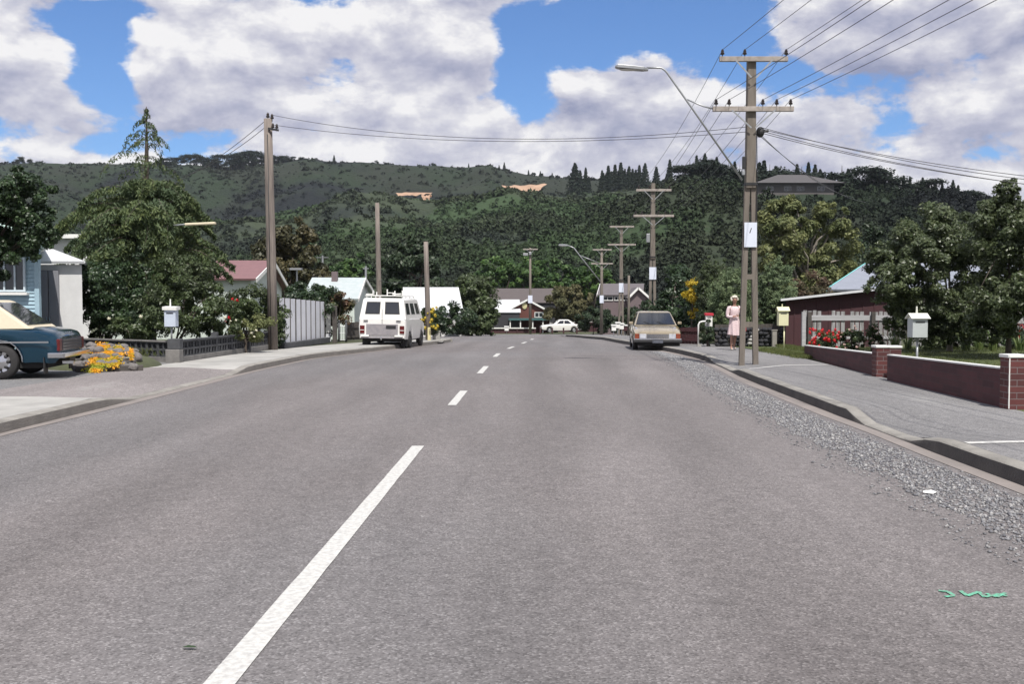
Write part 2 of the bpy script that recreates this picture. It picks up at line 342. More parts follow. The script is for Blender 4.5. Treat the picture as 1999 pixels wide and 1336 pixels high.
# ------------------------------------------------------------------ ground, road, footpaths
def interp(pts): 
    ys = [p[0] for p in pts]; xs = [p[1] for p in pts]; return lambda y: float(np.interp(y, ys, xs))
def smooth_interp(pts, w=1.6):
    f = interp(pts); return lambda y: (f(y - w) + f(y - w / 2) + f(y) * 2 + f(y + w / 2) + f(y + w)) / 6
xl = smooth_interp([(-60, -6.3), (12, -6.22), (15.4, -6.15), (22.5, -6.05), (28, -5.7), (32, -5.0), (38, -3.9), (44, -2.95), (46, -2.75), (200, -2.75)])
xr = smooth_interp([(-60, 4.2), (8.7, 4.42), (13.4, 4.55), (21, 4.85), (25.5, 5.2), (31.7, 5.3), (44, 4.7), (60, 4.3), (75, 4.3), (200, 4.3)])
hl = interp([(-60, .14), (15.0, .14), (16.3, .025), (21.6, .025), (22.8, .14), (200, .14)])
hr = interp([(-60, .15), (10.6, .15), (11.3, .03), (12.9, .03), (13.6, .15), (21.5, .15), (22.6, .05), (25.5, .05), (26.6, .15), (200, .15)])
PT = .14     # level of the yards behind the paths
def sheet(name, rows, m, kind='structure', smooth=True, parent=None):
    """rows: list of equally long lists of points"""
    V = [p for r in rows for p in r]; k = len(rows[0]); F = []
    for i in range(len(rows) - 1):
        for j in range(k - 1): F.append((i * k + j, i * k + j + 1, (i + 1) * k + j + 1, (i + 1) * k + j))
    o = npmesh(name, V, F, m, parent, smooth=smooth)
    if kind: o['kind'] = kind
    return o
def frange(a, b, s):
    n = max(1, int(round((b - a) / s))); return [a + (b - a) * i / n for i in range(n + 1)]

# one ground sheet out to the horizon
ys = [-3000, -800, -200, -60, -20] + frange(0, 140, 4) + [200, 400, 1000, 3000, 5000]; xs = [-4000, -1000, -300, -100, -40, -20, 0, 20, 40, 100, 300, 1000, 4000]
sheet('ground', [[(x, y, g(y) - .07) for x in xs] for y in ys], M['ground'])
# the road: street, then the cross street at its far end
def wob(y, a): return a * mnoise.noise(Vector((y * .35, a * 9, 0)))
def xl_road(y):
    return xl(y) if y < 46 else float(np.interp(y, [46, 48, 52, 60, 88, 90], [xl(46), -3.6, -5.2, -6.5, -9.5, -14]))
road_rows = []
for y in frange(-40, 90, 1.0):
    a, b = xl_road(y) - .02, xr(y) + .02; road_rows.append([(a + (b - a) * t, y, g(y) + .035 * (1 - (2 * t - 1) ** 2)) for t in [i / 12 for i in range(13)]])
sheet('road', road_rows, M['road'])
sheet('cross_street', [[(x, y, g(y) + .006) for x in frange(-90, 90, 6)] for y in frange(88.5, 101, 1.5)], M['road'])

def rz_(y, x):  # road surface height
    a, b = xl_road(y), xr(y); t = min(1, max(0, (x - a) / (b - a))); return g(y) + .035 * (1 - (2 * t - 1) ** 2)
# kerbs
def kerb(name, xf, hf, side, y0, y1, step=.4):
    rows = []; face = []
    for y in frange(y0, y1, step):
        x = xf(y) + .006 * mnoise.noise(Vector((y * 2.1, side, 3))); h = hf(y) + .006 * mnoise.noise(Vector((y * 1.3, side, 9))); z = g(y); s = side
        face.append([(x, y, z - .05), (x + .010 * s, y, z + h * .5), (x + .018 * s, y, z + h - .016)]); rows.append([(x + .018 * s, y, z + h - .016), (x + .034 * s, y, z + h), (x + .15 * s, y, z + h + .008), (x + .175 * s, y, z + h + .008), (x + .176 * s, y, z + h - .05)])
    sheet('kerb_face', face, M['kerb_dark'] if side > 0 else M['kerb_mid'], smooth=False); return sheet(name, rows, M['kerb'], smooth=False)  # face strips have shade painted in, darker on the right; tops stay pale
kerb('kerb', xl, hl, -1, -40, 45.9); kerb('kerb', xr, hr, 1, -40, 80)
# gutter channels beside the kerbs: thin worn concrete strips
sheet('gutter', [[(xr(y) - w, y, rz_(y, xr(y) - w) + .005) for w in (.20 + wob(y, .06), .10, -.01)] for y in frange(-10, 40, .5)], M['gutter'])
sheet('gutter', [[(xl(y) + w, y, rz_(y, xl(y) + w) + .005) for w in (-.01, .10, .17 + wob(y, .06))] for y in frange(-10, 40, .5)], M['gutter'])

def pathz(side, y, t, w):
    h = (hl if side < 0 else hr)(y) + .008; s = min(1, t * w / 1.3); s = s * s * (3 - 2 * s); return g(y) + h * (1 - s) + PT * s
def xin_l(y): return float(np.interp(y, [-40, 12, 15.4, 22.5, 24, 31, 36, 40, 44, 46], [-8.6, -8.6, -8.6, -8.3, -8.05, -7.55, -6.9, -6.0, -5.0, -4.6]))
def xin_r(y): return float(np.interp(y, [-40, 9, 13.5, 19.4, 25.7, 33, 44, 60, 80], [6.5, 6.6, 6.83, 7.2, 7.56, 7.6, 7.3, 7.4, 7.6]))
def path(name, side, y0, y1, m, step=.5, n=9, dz=0):
    rows = []
    for y in frange(y0, y1, step):
        a = (xl(y) - .172) if side < 0 else (xr(y) + .172); b = xin_l(y) if side < 0 else xin_r(y)
        rows.append([(a + (b - a) * t, y, pathz(side, y, t, abs(b - a)) + dz) for t in [i / (n - 1) for i in range(n)]])
    return sheet(name, rows, m)
path('footpath', -1, -40, 15.35, M['concrete']); path('driveway', -1, 15.35, 22.2, M['drive']); path('footpath', -1, 22.2, 45.6, M['concrete'])
path('footpath', 1, -40, 9.9, M['path_dark']); path('footpath', 1, 9.9, 22.9, M['path_dark']); path('footpath', 1, 22.9, 80, M['path_dark'])
# footpath round the corner at the far left
sheet('footpath', [[(xl(45.6) - .17 - t * 9 , 45.6 + w - t * 3.2, g(46) + .14) for w in (-3.0, 0, .75 - .6 * t)] for t in [i / 8 for i in range(9)]], M['concrete'])
kb = MB(); pts = [(xl(45.7), 45.7), (xl(45.7) - .15, 46.2), (xl(45.7) - .6, 46.55), (xl(45.7) - 1.3, 46.5), (xl(45.7) - 9, 43.2)]
for p, q in zip(pts, pts[1:]): kb.beam((p[0], p[1], g(46) + .07), (q[0], q[1], g(46) + .07), .16, .155)
kb.build('kerb', M['kerb'])['kind'] = 'structure'
# yards behind the paths
sheet('lawn', [[(x, y, g(y) + PT + .012 * mnoise.noise(Vector((x, y, 0)))) for x in [xin_r(y) + .10 + i * 1.2 for i in range(22)]] for y in frange(15, 36, 1)], M['grass'])
sheet('lawn', [[(x, y, g(y) + PT - .004) for x in [xin_r(y) + .0 + i * 2 for i in range(22)]] for y in frange(-40, 14.5, 1.5)], M['grass'])
sheet('forecourt', [[(x, y, g(y) + PT - .004) for x in [xin_l(y) - i * 2 for i in range(22)]] for y in frange(-40, 25.6, 1.2)], M['forecourt'])
sheet('garden_bed', [[(x, y, g(y) + PT) for x in [xin_l(y) - .05 - i * 1.5 for i in range(18)]] for y in frange(25.6, 45, 1.2)], M['ground'])
sheet('yard', [[(x, y, g(y) + PT) for x in [xin_r(y) + .10 + i * 2 for i in range(16)]] for y in frange(36.004, 80, 2)], M['ground'])
# verge across the far street
sheet('verge', [[(x, y, g(y) + .05) for x in frange(-90, 90, 5)] for y in frange(101, 104.5, 1.2)], M['grass'])
sheet('verge', [[(x, y, g(y) + .02) for x in frange(4.4, 60, 3)] for y in frange(80.2, 88.3, 1.5)], M['path_dark'])
# pale concrete bands across the right footpath
for (y0, y1, w) in ((10.05, 10.55, .13), (22.6, 23.1, .15)):
    a, b = xr(y0) + .18, xin_r(y0)
    rows = [[(a + (b - a) * t, y0 + (y1 - y0) * t + dy, pathz(1, y0, t, b - a) + .005) for dy in (0, w * .5, w)] for t in [i / 10 for i in range(11)]]
    sheet('concrete_band', rows, M['paint'])
# centre line dashes
def cxl(y): return float(np.interp(y, [-5, 5, 10.7, 17, 24.1, 30.8, 34.5, 47, 60], [-1.44, -1.17, -1.02, -.86, -.63, -.42, -.2, .85, 1.6]))
per = 6.72
for k in range(0, 9):
    y1 = 10.75 + per * k; L = 2.45 if k else 9.0
    if k == 0: y0 = 1.0
    else: y0 = y1 - L
    if k > 6: continue
    rows = []
    for y in frange(y0, y1, .25):
        wv = .066 + .006 * mnoise.noise(Vector((y * 6, 1, 1)))
        rows.append([(cxl(y) + s, y, rz_(y, cxl(y)) + .005) for s in (-wv, wv)])
    sheet('centre_line_dash', rows, M['paint'])
# green survey scribble on the road at the right
gp = MB()
for (pts) in ([(1832, 1158), (1850, 1160), (1862, 1168), (1845, 1170)], [(1874, 1158), (1888, 1168), (1910, 1160), (1922, 1170), (1950, 1164), (1966, 1168)], [(1925, 1163), (1945, 1170), (1962, 1162)]):
    P = []
    for (px, py) in pts:
        u = (px - 999.5) / FPX; v = (668 - py) / FPX; yy = ct + v * st; zz = -st + v * ct; k = -1.585 / zz; P.append(Vector((u * k, yy * k, .045)))
    for a, b in zip(P, P[1:]):
        d = (b - a).normalized(); s = Vector((-d.y, d.x, 0)) * .012; z = Vector((0, 0, rz_(a.y, a.x) + .006 - .045))
        gp.add([a - s + z, b - s + z, b + s + z, a + s + z], [(0, 1, 2, 3)])
o = gp.build('survey_mark', M['green_paint']); o['kind'] = 'structure'
# thin wavy dark lines across the street
for (ya, xa, yb, xb, w) in ((33.5, -5.0, 33.0, 3.9, .028), (36.5, -1.5, 36.0, 4.6, .03), (29.5, 1.9, 29.3, 3.4, .03), (38.5, .5, 38.0, 3.5, .03)):
    sheet('tar_seam', [[(xa + (xb - xa) * t, ya + (yb - ya) * t + .04 * math.sin(t * 9) + s, rz_(ya, xa + (xb - xa) * t) + .005) for s in (-w, w)] for t in [i / 14 for i in range(15)]], M['tar'])

# loose gravel along the right-hand kerb
rg = np.random.default_rng(3)
def stones(n, ybeta, size, seed, spread):
    r = np.random.default_rng(seed); Y = []; X = []; 
    while len(Y) < n:
        y = 3.6 + 29.5 * r.random() ** ybeta; t = (r.random() + r.random()) / 2 if spread else r.random()
        edge = np.interp(y, [6, 10, 14, 20, 27, 33], [.25, .32, .36, .36, .3, .25]); wd = np.interp(y, [6, 9, 13, 20, 27, 33], [.85, .78, .72, .66, .6, .35]) * (1 + .22 * mnoise.noise(Vector((y * 1.3, 4, 2))))
        if spread: tt = (r.random() * 1.5 - .12)
        else: tt = t
        Y.append(y); X.append(xr(y) - edge - wd * tt)
    X = np.array(X); Y = np.array(Y); Z = np.array([rz_(y, x) for x, y in zip(X, Y)])
    base = np.array([(1, 0, 0), (-1, 0, 0), (0, 1, 0), (0, -1, 0), (0, 0, 1), (0, 0, -1)], float); F = np.array([(0, 2, 4), (2, 1, 4), (1, 3, 4), (3, 0, 4), (2, 0, 5), (1, 2, 5), (3, 1, 5), (0, 3, 5)])
    s = size * (0.5 + r.random(n) ** 2 * 1.1); V = base[None] * (s[:, None, None] * (.6 + .8 * r.random((n, 6, 1)))) * np.array([1, 1, .65])
    a = r.random(n) * 6.28; ca, sa = np.cos(a), np.sin(a); vx = V[:, :, 0] * ca[:, None] - V[:, :, 1] * sa[:, None]; vy = V[:, :, 0] * sa[:, None] + V[:, :, 1] * ca[:, None]
    V = np.stack([vx + X[:, None], vy + Y[:, None], V[:, :, 2] + (Z + s * .25)[:, None]], -1)
    return V.reshape(-1, 3), (F[None] + (np.arange(n) * 6)[:, None, None]).reshape(-1, 3)
mg, t_, b_ = newmat('gravel_stone'); b_.inputs['Roughness'].default_value = .8
ge = t_.nodes.new('ShaderNodeNewGeometry'); crr = t_.nodes.new('ShaderNodeValToRGB'); t_.links.new(ge.outputs['Random Per Island'], crr.inputs[0])
EE = crr.color_ramp.elements; EE[0].color = (.085, .085, .095, 1); EE[1].color = (.42, .41, .40, 1); e = EE.new(.5); e.color = (.19, .19, .20, 1); e = EE.new(.93); e.color = (.27, .265, .26, 1)
t_.links.new(crr.outputs[0], b_.inputs['Base Color'])
V1, F1 = stones(26000, 1.35, .014, 1, False); V2, F2 = stones(9000, 1.4, .011, 2, True)
o = npmesh('gravel', np.vstack([V1, V2]), np.vstack([F1, F2 + len(V1)]), mg); tag(o, 'loose grey gravel scattered along the gutter of the right kerb', 'gravel', kind='stuff')

# ------------------------------------------------------------------ hills
PX = [-2500, -800, 0, 150, 300, 450, 600, 700, 800, 900, 950, 1000, 1100, 1200, 1330, 1450, 1640, 1850, 2000, 2800, 4500]
A_ = [350, 330, 318, 320, 324, 322, 312, 314, 322, 330, 327, 335, 347, 362, 380, 400, 420, 440, 450, 450, 450]
B_ = [500, 480, 450, 450, 458, 440, 412, 396, 390, 388, 390, 390, 386, 378, 368, 390, 400, 420, 430, 450, 450]
C_ = [560, 545, 530, 525, 525, 508, 480, 470, 462, 455, 452, 450, 440, 414, 362, 384, 384, 392, 410, 440, 450]
D_ = [590, 580, 572, 570, 570, 560, 548, 545, 540, 538, 535, 530, 525, 515, 480, 470, 470, 480, 485, 500, 520]
YC = [140, 205, 300, 560, 650, 900, 1050, 1500]
def hill(px, y):
    def pz(arr, d): return CAMZ + (590 - float(np.interp(px, PX, arr))) / FPX * d
    zc = [g(140) - .5, pz(D_, 205), pz(C_, 300), pz(B_, 560), pz(B_, 560) * .93, pz(A_, 900), pz(A_, 900) * .9, 20]
    if px > 1150: 
        t = min(1, (px - 1150) / 150); zc[4] = zc[4]
    i = max(0, min(len(YC) - 2, int(np.searchsorted(YC, y) - 1))); t = (y - YC[i]) / (YC[i + 1] - YC[i]); t = min(1, max(0, t))
    ts = t * t * (3 - 2 * t); t = .55 * t + .45 * ts if i not in (3,) else ts
    z = zc[i] + (zc[i + 1] - zc[i]) * t
    x = (px - 1000) / FPX * y; amp = min(1, max(0, (y - 150) / 150)) * (1 - .8 * math.exp(-((y - 900) / 60) ** 2) - .95 * math.exp(-((y - 555) / 60) ** 2) - .8 * math.exp(-((y - 300) / 25) ** 2))
    sc = y / 600
    z += amp * sc * (15 * mnoise.noise(Vector((x / 60 / max(.6, sc), y / 170, 1))) + 7 * mnoise.noise(Vector((x / 24 / max(.6, sc), y / 60, 5))) + 2 * mnoise.noise(Vector((x / 9, y / 22, 8))))
    return z
HP = frange(-2500, 4500, 14); HY = frange(140, 300, 6) + frange(308, 560, 8) + frange(568, 900, 9) + frange(930, 1500, 70)
HZ = np.array([[hill(p, y) for p in HP] for y in HY])
M['hill'] = mat('hill_soil', (.018, .025, .015), (.024, .028, .018), .05, .95, .5, 1)
M['clay'] = mat('bare_clay', (.44, .29, .20), (.27, .17, .11), .12, .95, .4, 2)
sheet('hills', [[((p - 1000) / FPX * y, y, HZ[j, i]) for i, p in enumerate(HP)] for j, y in enumerate(HY)], M['hill'])
HPa = np.array(HP); HYa = np.array(HY)
def hz(px, y):
    i = np.clip(np.searchsorted(HPa, px) - 1, 0, len(HP) - 2); j = np.clip(np.searchsorted(HYa, y) - 1, 0, len(HY) - 2)
    tx = (px - HPa[i]) / (HPa[i + 1] - HPa[i]); ty = (y - HYa[j]) / (HYa[j + 1] - HYa[j])
    return (HZ[j, i] * (1 - tx) + HZ[j, i + 1] * tx) * (1 - ty) + (HZ[j + 1, i] * (1 - tx) + HZ[j + 1, i + 1] * tx) * ty

# bare clay cuttings near the crest of the middle spur
CLR = [(770, 845, 540, 558, 1.6), (978, 1068, 526, 562, 4.5), (824, 844, 452, 460, 1.5)]
def clear(px, y):
    k = np.zeros(len(px), bool)
    for (a, b, y0, y1, _) in CLR: k |= (px > a - 6) & (px < b + 6) & (y > y0 - 45) & (y < y1 + 4)
    k |= (px > 1465) & (px < 1645) & (y > 262) & (y < 325)
    return k
for (a, b, y0, y1, hh_) in CLR:
    rows = []
    for t in [i / 10 for i in range(11)]:
        y = y0 + (y1 - y0) * t; rows.append([])
        for s in [i / 14 for i in range(15)]:
            wv = (b - a) * .12 * mnoise.noise(Vector((s * 3, y * .06, a)))
            px = a + (b - a) * (.5 + (s - .5) * (.62 + .38 * t)) + wv * (1 - abs(2 * s - 1) * .3); yj = y + 4 * mnoise.noise(Vector((s * 5, t * 3, b)))
            rows[-1].append(((px - 1000) / FPX * yj, yj, float(hz(np.array([px]), np.array([yj]))[0]) + (1.8 if a < 900 else 3.6) + hh_ * t + 1.2 * mnoise.noise(Vector((s * 4, t * 2, a))) ))
    sheet('clay_cutting', rows, M['clay'], smooth=False)

# the bush that covers the hills: one uncountable mass of small bumpy crowns
def tufts(px, y, rad, seed, k, hfac, tri=.5):
    """every crown is k loose leaf-clump triangles round an uneven dome"""
    r = np.random.default_rng(seed); n = len(px); z = hz(px, y); x = (px - 1000) / FPX * y
    d = r.normal(size=(n, k, 3)); d[:, :, 2] = np.abs(d[:, :, 2]) * 1.1 + .1; d /= np.linalg.norm(d, axis=2, keepdims=True)
    hf = (hfac * (.6 + 1.0 * r.random(n)))[:, None]; rr = rad[:, None] * (.62 + .5 * r.random((n, k)))
    P = d * rr[:, :, None]; P[:, :, 2] *= hf; P += np.stack([x, y, z], -1)[:, None]
    nr = d + .75 * r.normal(size=(n, k, 3)); nr /= np.linalg.norm(nr, axis=2, keepdims=True)
    t = np.cross(nr, r.normal(size=(n, k, 3))); t /= np.linalg.norm(t, axis=2, keepdims=True); u = np.cross(nr, t)
    s = (rad[:, None] * tri * (.6 + .8 * r.random((n, k))))[:, :, None]
    V = np.stack([P + t * s, P - t * s * .5 + u * s * .9, P - t * s * .5 - u * s * .9], 2).reshape(-1, 3)
    return V, np.arange(len(V)).reshape(-1, 3)
def scatter(n, p0, p1, y0, y1, seed, pw=1.0):
    r = np.random.default_rng(seed); px = p0 + (p1 - p0) * r.random(n); y = y0 + (y1 - y0) * r.random(n) ** pw; k = ~clear(px, y)
    nz = np.array([mnoise.noise(Vector(((a - 1000) / FPX * b / 38, b / 80, 3))) for a, b in zip(px, y)]); q = r.random(n)
    k &= ~((y > 300) & (nz > .05) & (q > .25)); k &= ~((y > 690) & (px > 560) & (px < 1110) & (q > .22)); k &= ~((y > 690) & (px < 320) & (q > .4)); return px[k], y[k]
mb_, tb, bb = newmat('hill_bush'); bb.inputs['Roughness'].default_value = .9; bb.inputs['Specular IOR Level'].default_value = .15
geo = tb.nodes.new('ShaderNodeNewGeometry'); tcn = tb.nodes.new('ShaderNodeTexCoord'); L = tb.links.new
def tn(scale, det=4, vec=None):
    n = tb.nodes.new('ShaderNodeTexNoise'); n.inputs['Scale'].default_value = scale; n.inputs['Detail'].default_value = det; L(geo.outputs['Position'], n.inputs['Vector']); return n.outputs['Fac']
def tmix(f, a, b, lo, hi):
    r = tb.nodes.new('ShaderNodeMapRange'); r.inputs[1].default_value = lo; r.inputs[2].default_value = hi; L(f, r.inputs[0]); x = tb.nodes.new('ShaderNodeMixRGB'); L(r.outputs[0], x.inputs[0])
    for i, c in ((1, a), (2, b)):
        if isinstance(c, tuple): x.inputs[i].default_value = C4(c)
        else: L(c, x.inputs[i])
    return x.outputs[0]
c0 = tmix(geo.outputs['Random Per Island'], (.030, .041, .024), (.050, .064, .036), 0, 1)
c0 = tmix(tn(.012, 5), c0, (.038, .062, .028), .44, .56)
c0 = tmix(tn(.009, 4), c0, (.018, .024, .022), .50, .60)
c0 = tmix(tn(.35, 3), c0, (.060, .068, .038), .62, .85)
psx = tb.nodes.new('ShaderNodeSeparateXYZ'); L(geo.outputs['Position'], psx.inputs[0])
def tm(op, a, b):
    n = tb.nodes.new('ShaderNodeMath'); n.operation = op
    for i, v in enumerate((a, b)):
        if isinstance(v, (int, float)): n.inputs[i].default_value = v
        else: L(v, n.inputs[i])
    return n.outputs[0]
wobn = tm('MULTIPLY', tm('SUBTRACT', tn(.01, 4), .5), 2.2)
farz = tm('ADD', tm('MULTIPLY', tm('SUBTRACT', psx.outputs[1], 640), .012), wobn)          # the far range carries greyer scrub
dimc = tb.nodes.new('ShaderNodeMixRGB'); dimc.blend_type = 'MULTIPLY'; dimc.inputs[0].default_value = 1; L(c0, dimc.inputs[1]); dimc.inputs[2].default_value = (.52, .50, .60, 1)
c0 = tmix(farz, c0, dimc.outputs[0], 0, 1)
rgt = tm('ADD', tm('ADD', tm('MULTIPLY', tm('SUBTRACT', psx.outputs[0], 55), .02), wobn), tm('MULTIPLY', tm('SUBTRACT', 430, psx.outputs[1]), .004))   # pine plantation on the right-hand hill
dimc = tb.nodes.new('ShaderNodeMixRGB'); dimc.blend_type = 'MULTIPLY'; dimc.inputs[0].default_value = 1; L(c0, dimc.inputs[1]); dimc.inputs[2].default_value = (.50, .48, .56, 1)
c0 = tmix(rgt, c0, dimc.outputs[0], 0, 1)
L(c0, bb.inputs['Base Color'])
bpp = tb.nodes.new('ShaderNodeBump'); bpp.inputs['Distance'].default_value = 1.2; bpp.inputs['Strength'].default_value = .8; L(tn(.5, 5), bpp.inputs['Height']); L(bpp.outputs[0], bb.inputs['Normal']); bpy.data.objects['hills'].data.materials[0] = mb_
parts_ = [scatter(8500, -700, 2600, 148, 300, 21), scatter(13000, -500, 2500, 290, 450, 22), scatter(16000, -400, 2300, 430, 640, 23), scatter(17000, -350, 1600, 620, 935, 24)]
VV = []; FF = []; base = 0
for k, (px, y) in enumerate(parts_):
    r = np.random.default_rng(40 + k); rad = (np.array([1.25, 1.25, 1.3, 1.6])[k]) * (.45 + 1.3 * r.random(len(px)) ** 3)
    v, f = tufts(px, y, rad, 60 + k, [70, 34, 20, 16][k], [1.2, 1.0, .8, .75][k], [.27, .36, .45, .5][k]); VV.append(v); FF.append(f + base); base += len(v)
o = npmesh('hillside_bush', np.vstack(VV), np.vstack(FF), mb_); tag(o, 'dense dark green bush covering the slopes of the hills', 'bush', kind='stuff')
# ------------------------------------------------------------------ plants
def unit(a): return a / np.maximum(np.linalg.norm(a, axis=-1, keepdims=True), 1e-9)
def leafmesh(name, P, Nn, size, m, parent, seed, aspect=.55, jit=.7, hang=0.0, world=True):
    """one small folded leaf (quad) per point"""
    r = np.random.default_rng(seed); n = len(P); nr = unit(Nn + jit * r.normal(size=(n, 3))); t = unit(np.cross(nr, r.normal(size=(n, 3))))
    if hang: t = unit(t + np.array([0, 0, -hang]))
    u = unit(np.cross(nr, t)); s = (size * (.6 + .8 * r.random(n)))[:, None] if np.isscalar(size) else (size * (.6 + .8 * r.random(n)))[:, None]
    w = s * aspect; V = np.stack([P - t * s, P + u * w * .9 + nr * w * .25 - t * s * .1, P + t * s, P - u * w * .9 + nr * w * .25 - t * s * .1], 1).reshape(-1, 3)
    return npmesh(name, V, np.arange(4 * n).reshape(-1, 4), m, parent, world=world)
def crown_points(lobes, n, sub, seed, fill=.55, cover=1.0):
    """points in many sub-clumps spread through ellipsoid lobes (cx,cy,cz,rx,ry,rz)"""
    r = np.random.default_rng(seed); A = np.array([l[3] * l[5] + l[3] * l[4] for l in lobes]); A = A / A.sum(); PP = []; NN = []; CC = []
    for l, a in zip(lobes, A):
        c = np.array(l[:3]); rad = np.array(l[3:6]); m = rad.mean(); ns = max(4, int(1.5 * (m / (sub * m + 1e-6)) ** 2 * 1.0)); ns = max(6, int(ns * cover)); k = max(10, int(n * a / ns))
        d = unit(r.normal(size=(ns, 3))); f = fill + (1 - fill) * r.random(ns) ** .6; sc = c + d * rad * f[:, None] * (1 + .14 * r.normal(size=(ns, 1)))
        sr = sub * m * (.55 + .9 * r.random(ns))
        q = r.normal(size=(ns, k, 3)); q = unit(q) * (r.random((ns, k, 1)) ** .45) * sr[:, None, None] * np.array([1.1, 1.1, .8])
        keep = (r.random((ns, k)) < (.5 + .5 * r.random((ns, 1))))
        p = sc[:, None] + q; nn = unit(q) * .8 + d[:, None] * .5 + np.array([0, 0, .5]); PP.append(p[keep]); NN.append(nn[keep]); CC.append(sc)
    return np.vstack(PP), np.vstack(NN), np.vstack(CC)
def trunk_mb(x, y, z0, h, r, clumps, seed, nl=9, lean=0):
    rr = random.Random(seed); b = MB(); top = Vector((x + lean, y, z0 + h)); pts = []
    for i in range(6):
        t = i / 5; pts.append(Vector((x + lean * t + rr.uniform(-.05, .05) * h * .4 * (t > 0), y + rr.uniform(-.03, .03) * h * (t > 0), z0 - .1 + (h + .1) * t)))
    b.tube(pts, [r * (1.35 if i == 0 else 1) * (1 - .7 * i / 5) for i in range(6)], 8)
    idx = list(range(len(clumps))); rr.shuffle(idx)
    for j in idx[:nl]:
        e = Vector(clumps[j]); i = rr.randint(1, 4); s = pts[i].lerp(pts[i + 1], rr.random()); mid = s.lerp(e, .5) + Vector((rr.uniform(-.1, .1), rr.uniform(-.1, .1), .12)) * (e - s).length
        b.tube([s, s.lerp(mid, .55), mid, mid.lerp(e, .6), e], [r * .42, r * .34, r * .26, r * .16, r * .07], 5)
    return b
def tree(name, label, cat, x, y, lobes, n, leaf, m, bark, trunk_h, trunk_r, seed, sub=.26, group=None, aspect=.55, nl=9, z0=None, fill=.55, jit=.7, hang=0, crown='crown', lean=0, trunkname='trunk', cover=1.35):
    z0 = g(y) + PT if z0 is None else z0; t = thing(name, label, cat, (x, y, z0), group=group)
    P, Nn, CCc = crown_points(lobes, n, sub, seed, fill, cover); k = P[:, 2] > z0 + .02; P = P[k]; Nn = Nn[k]
    leafmesh(crown, P, Nn, leaf, m, t, seed + 1, aspect, jit, hang)
    if trunk_h: trunk_mb(x, y, z0, trunk_h, trunk_r, CCc, seed, nl, lean).build(trunkname, bark, t, smooth=True)
    return t
def lob(px0, px1, py0, py1, d, depth=.9):
    """ellipsoid lobe that spans these pixel columns and rows at distance d"""
    a = at((px0 + px1) / 2, (py0 + py1) / 2, d); rx = (px1 - px0) / 2 / FPX * d; rz = (py1 - py0) / 2 / FPX * d
    return (a.x, d, a.z, rx, rx * depth, rz)
LM = {}
LM['deep'] = leafmat('deep_green_leaves', (.020, .042, .016), (.050, .085, .030), (.030, .050, .028), .2, .42, .45)
LM['mid'] = leafmat('mid_green_leaves', (.048, .078, .028), (.095, .125, .048), (.055, .072, .035), .25, .45, .4)
LM['apple'] = leafmat('apple_leaves', (.055, .082, .034), (.125, .15, .068), (.065, .085, .04), .3, .42, .5)
LM['light'] = leafmat('pale_green_leaves', (.14, .16, .065), (.23, .24, .10), (.10, .125, .05), .3, .55, .3, .8)
LM['bright'] = leafmat('bright_green_leaves', (.055, .12, .03), (.12, .19, .05), (.04, .08, .03), .3, .5, .3, .25)
LM['cedar'] = leafmat('cedar_needles', (.050, .080, .034), (.125, .155, .055), (.060, .090, .045), .15, .6, .3)
LM['cypress'] = leafmat('conifer_leaves', (.11, .155, .075), (.20, .25, .125), (.08, .12, .06), .15, .6, .3, 2)
LM['hedge'] = leafmat('dark_hedge_leaves', (.018, .036, .018), (.040, .062, .028), (.030, .045, .022), .15, .5, .35)
LM['bronze'] = leafmat('bronze_leaves', (.060, .055, .026), (.105, .088, .038), (.040, .045, .022), .2, .5, .35, .5)
LM['redtip'] = leafmat('red_tipped_leaves', (.035, .055, .022), (.070, .085, .03), (.15, .055, .035), .2, .45, .4, 1.2)
LM['willow'] = leafmat('dry_willow_leaves', (.12, .115, .055), (.18, .165, .085), (.08, .085, .04), .3, .6, .3, .4)
LM['pine'] = leafmat('pine_needles', (.012, .020, .014), (.022, .034, .022), None, .1, .7, .2)
LM['yellow'] = leafmat('yellow_blossom', (.45, .33, .02), (.55, .42, .05), None, .3, .5, .3)
LM['flax'] = leafmat('flax_blades', (.10, .16, .05), (.20, .25, .09), None, .3, .4, .5)
LM['grassy'] = leafmat('grass_blades', (.07, .10, .03), (.14, .15, .05), None, .3, .6, .3)
LM['red'] = leafmat('red_petals', (.75, .02, .03), (.55, .01, .03), None, .3, .5, .3)
LM['pink'] = leafmat('pink_petals', (.65, .40, .38), (.72, .58, .50), None, .3, .5, .3)
LM['whitefl'] = leafmat('white_petals', (.75, .72, .50), (.80, .78, .70), None, .3, .5, .3)
LM['orange'] = leafmat('orange_petals', (.72, .26, .015), (.72, .42, .03), (.30, .34, .04), .25, .5, .3, 3)
LM['lime'] = leafmat('lime_ground_cover', (.20, .24, .03), (.38, .36, .05), None, .25, .5, .3)
LM['rust'] = leafmat('rusty_shrub_leaves', (.055, .06, .03), (.10, .08, .04), (.09, .045, .035), .2, .5, .3)

def gc(px, d): return gx(px, d), d
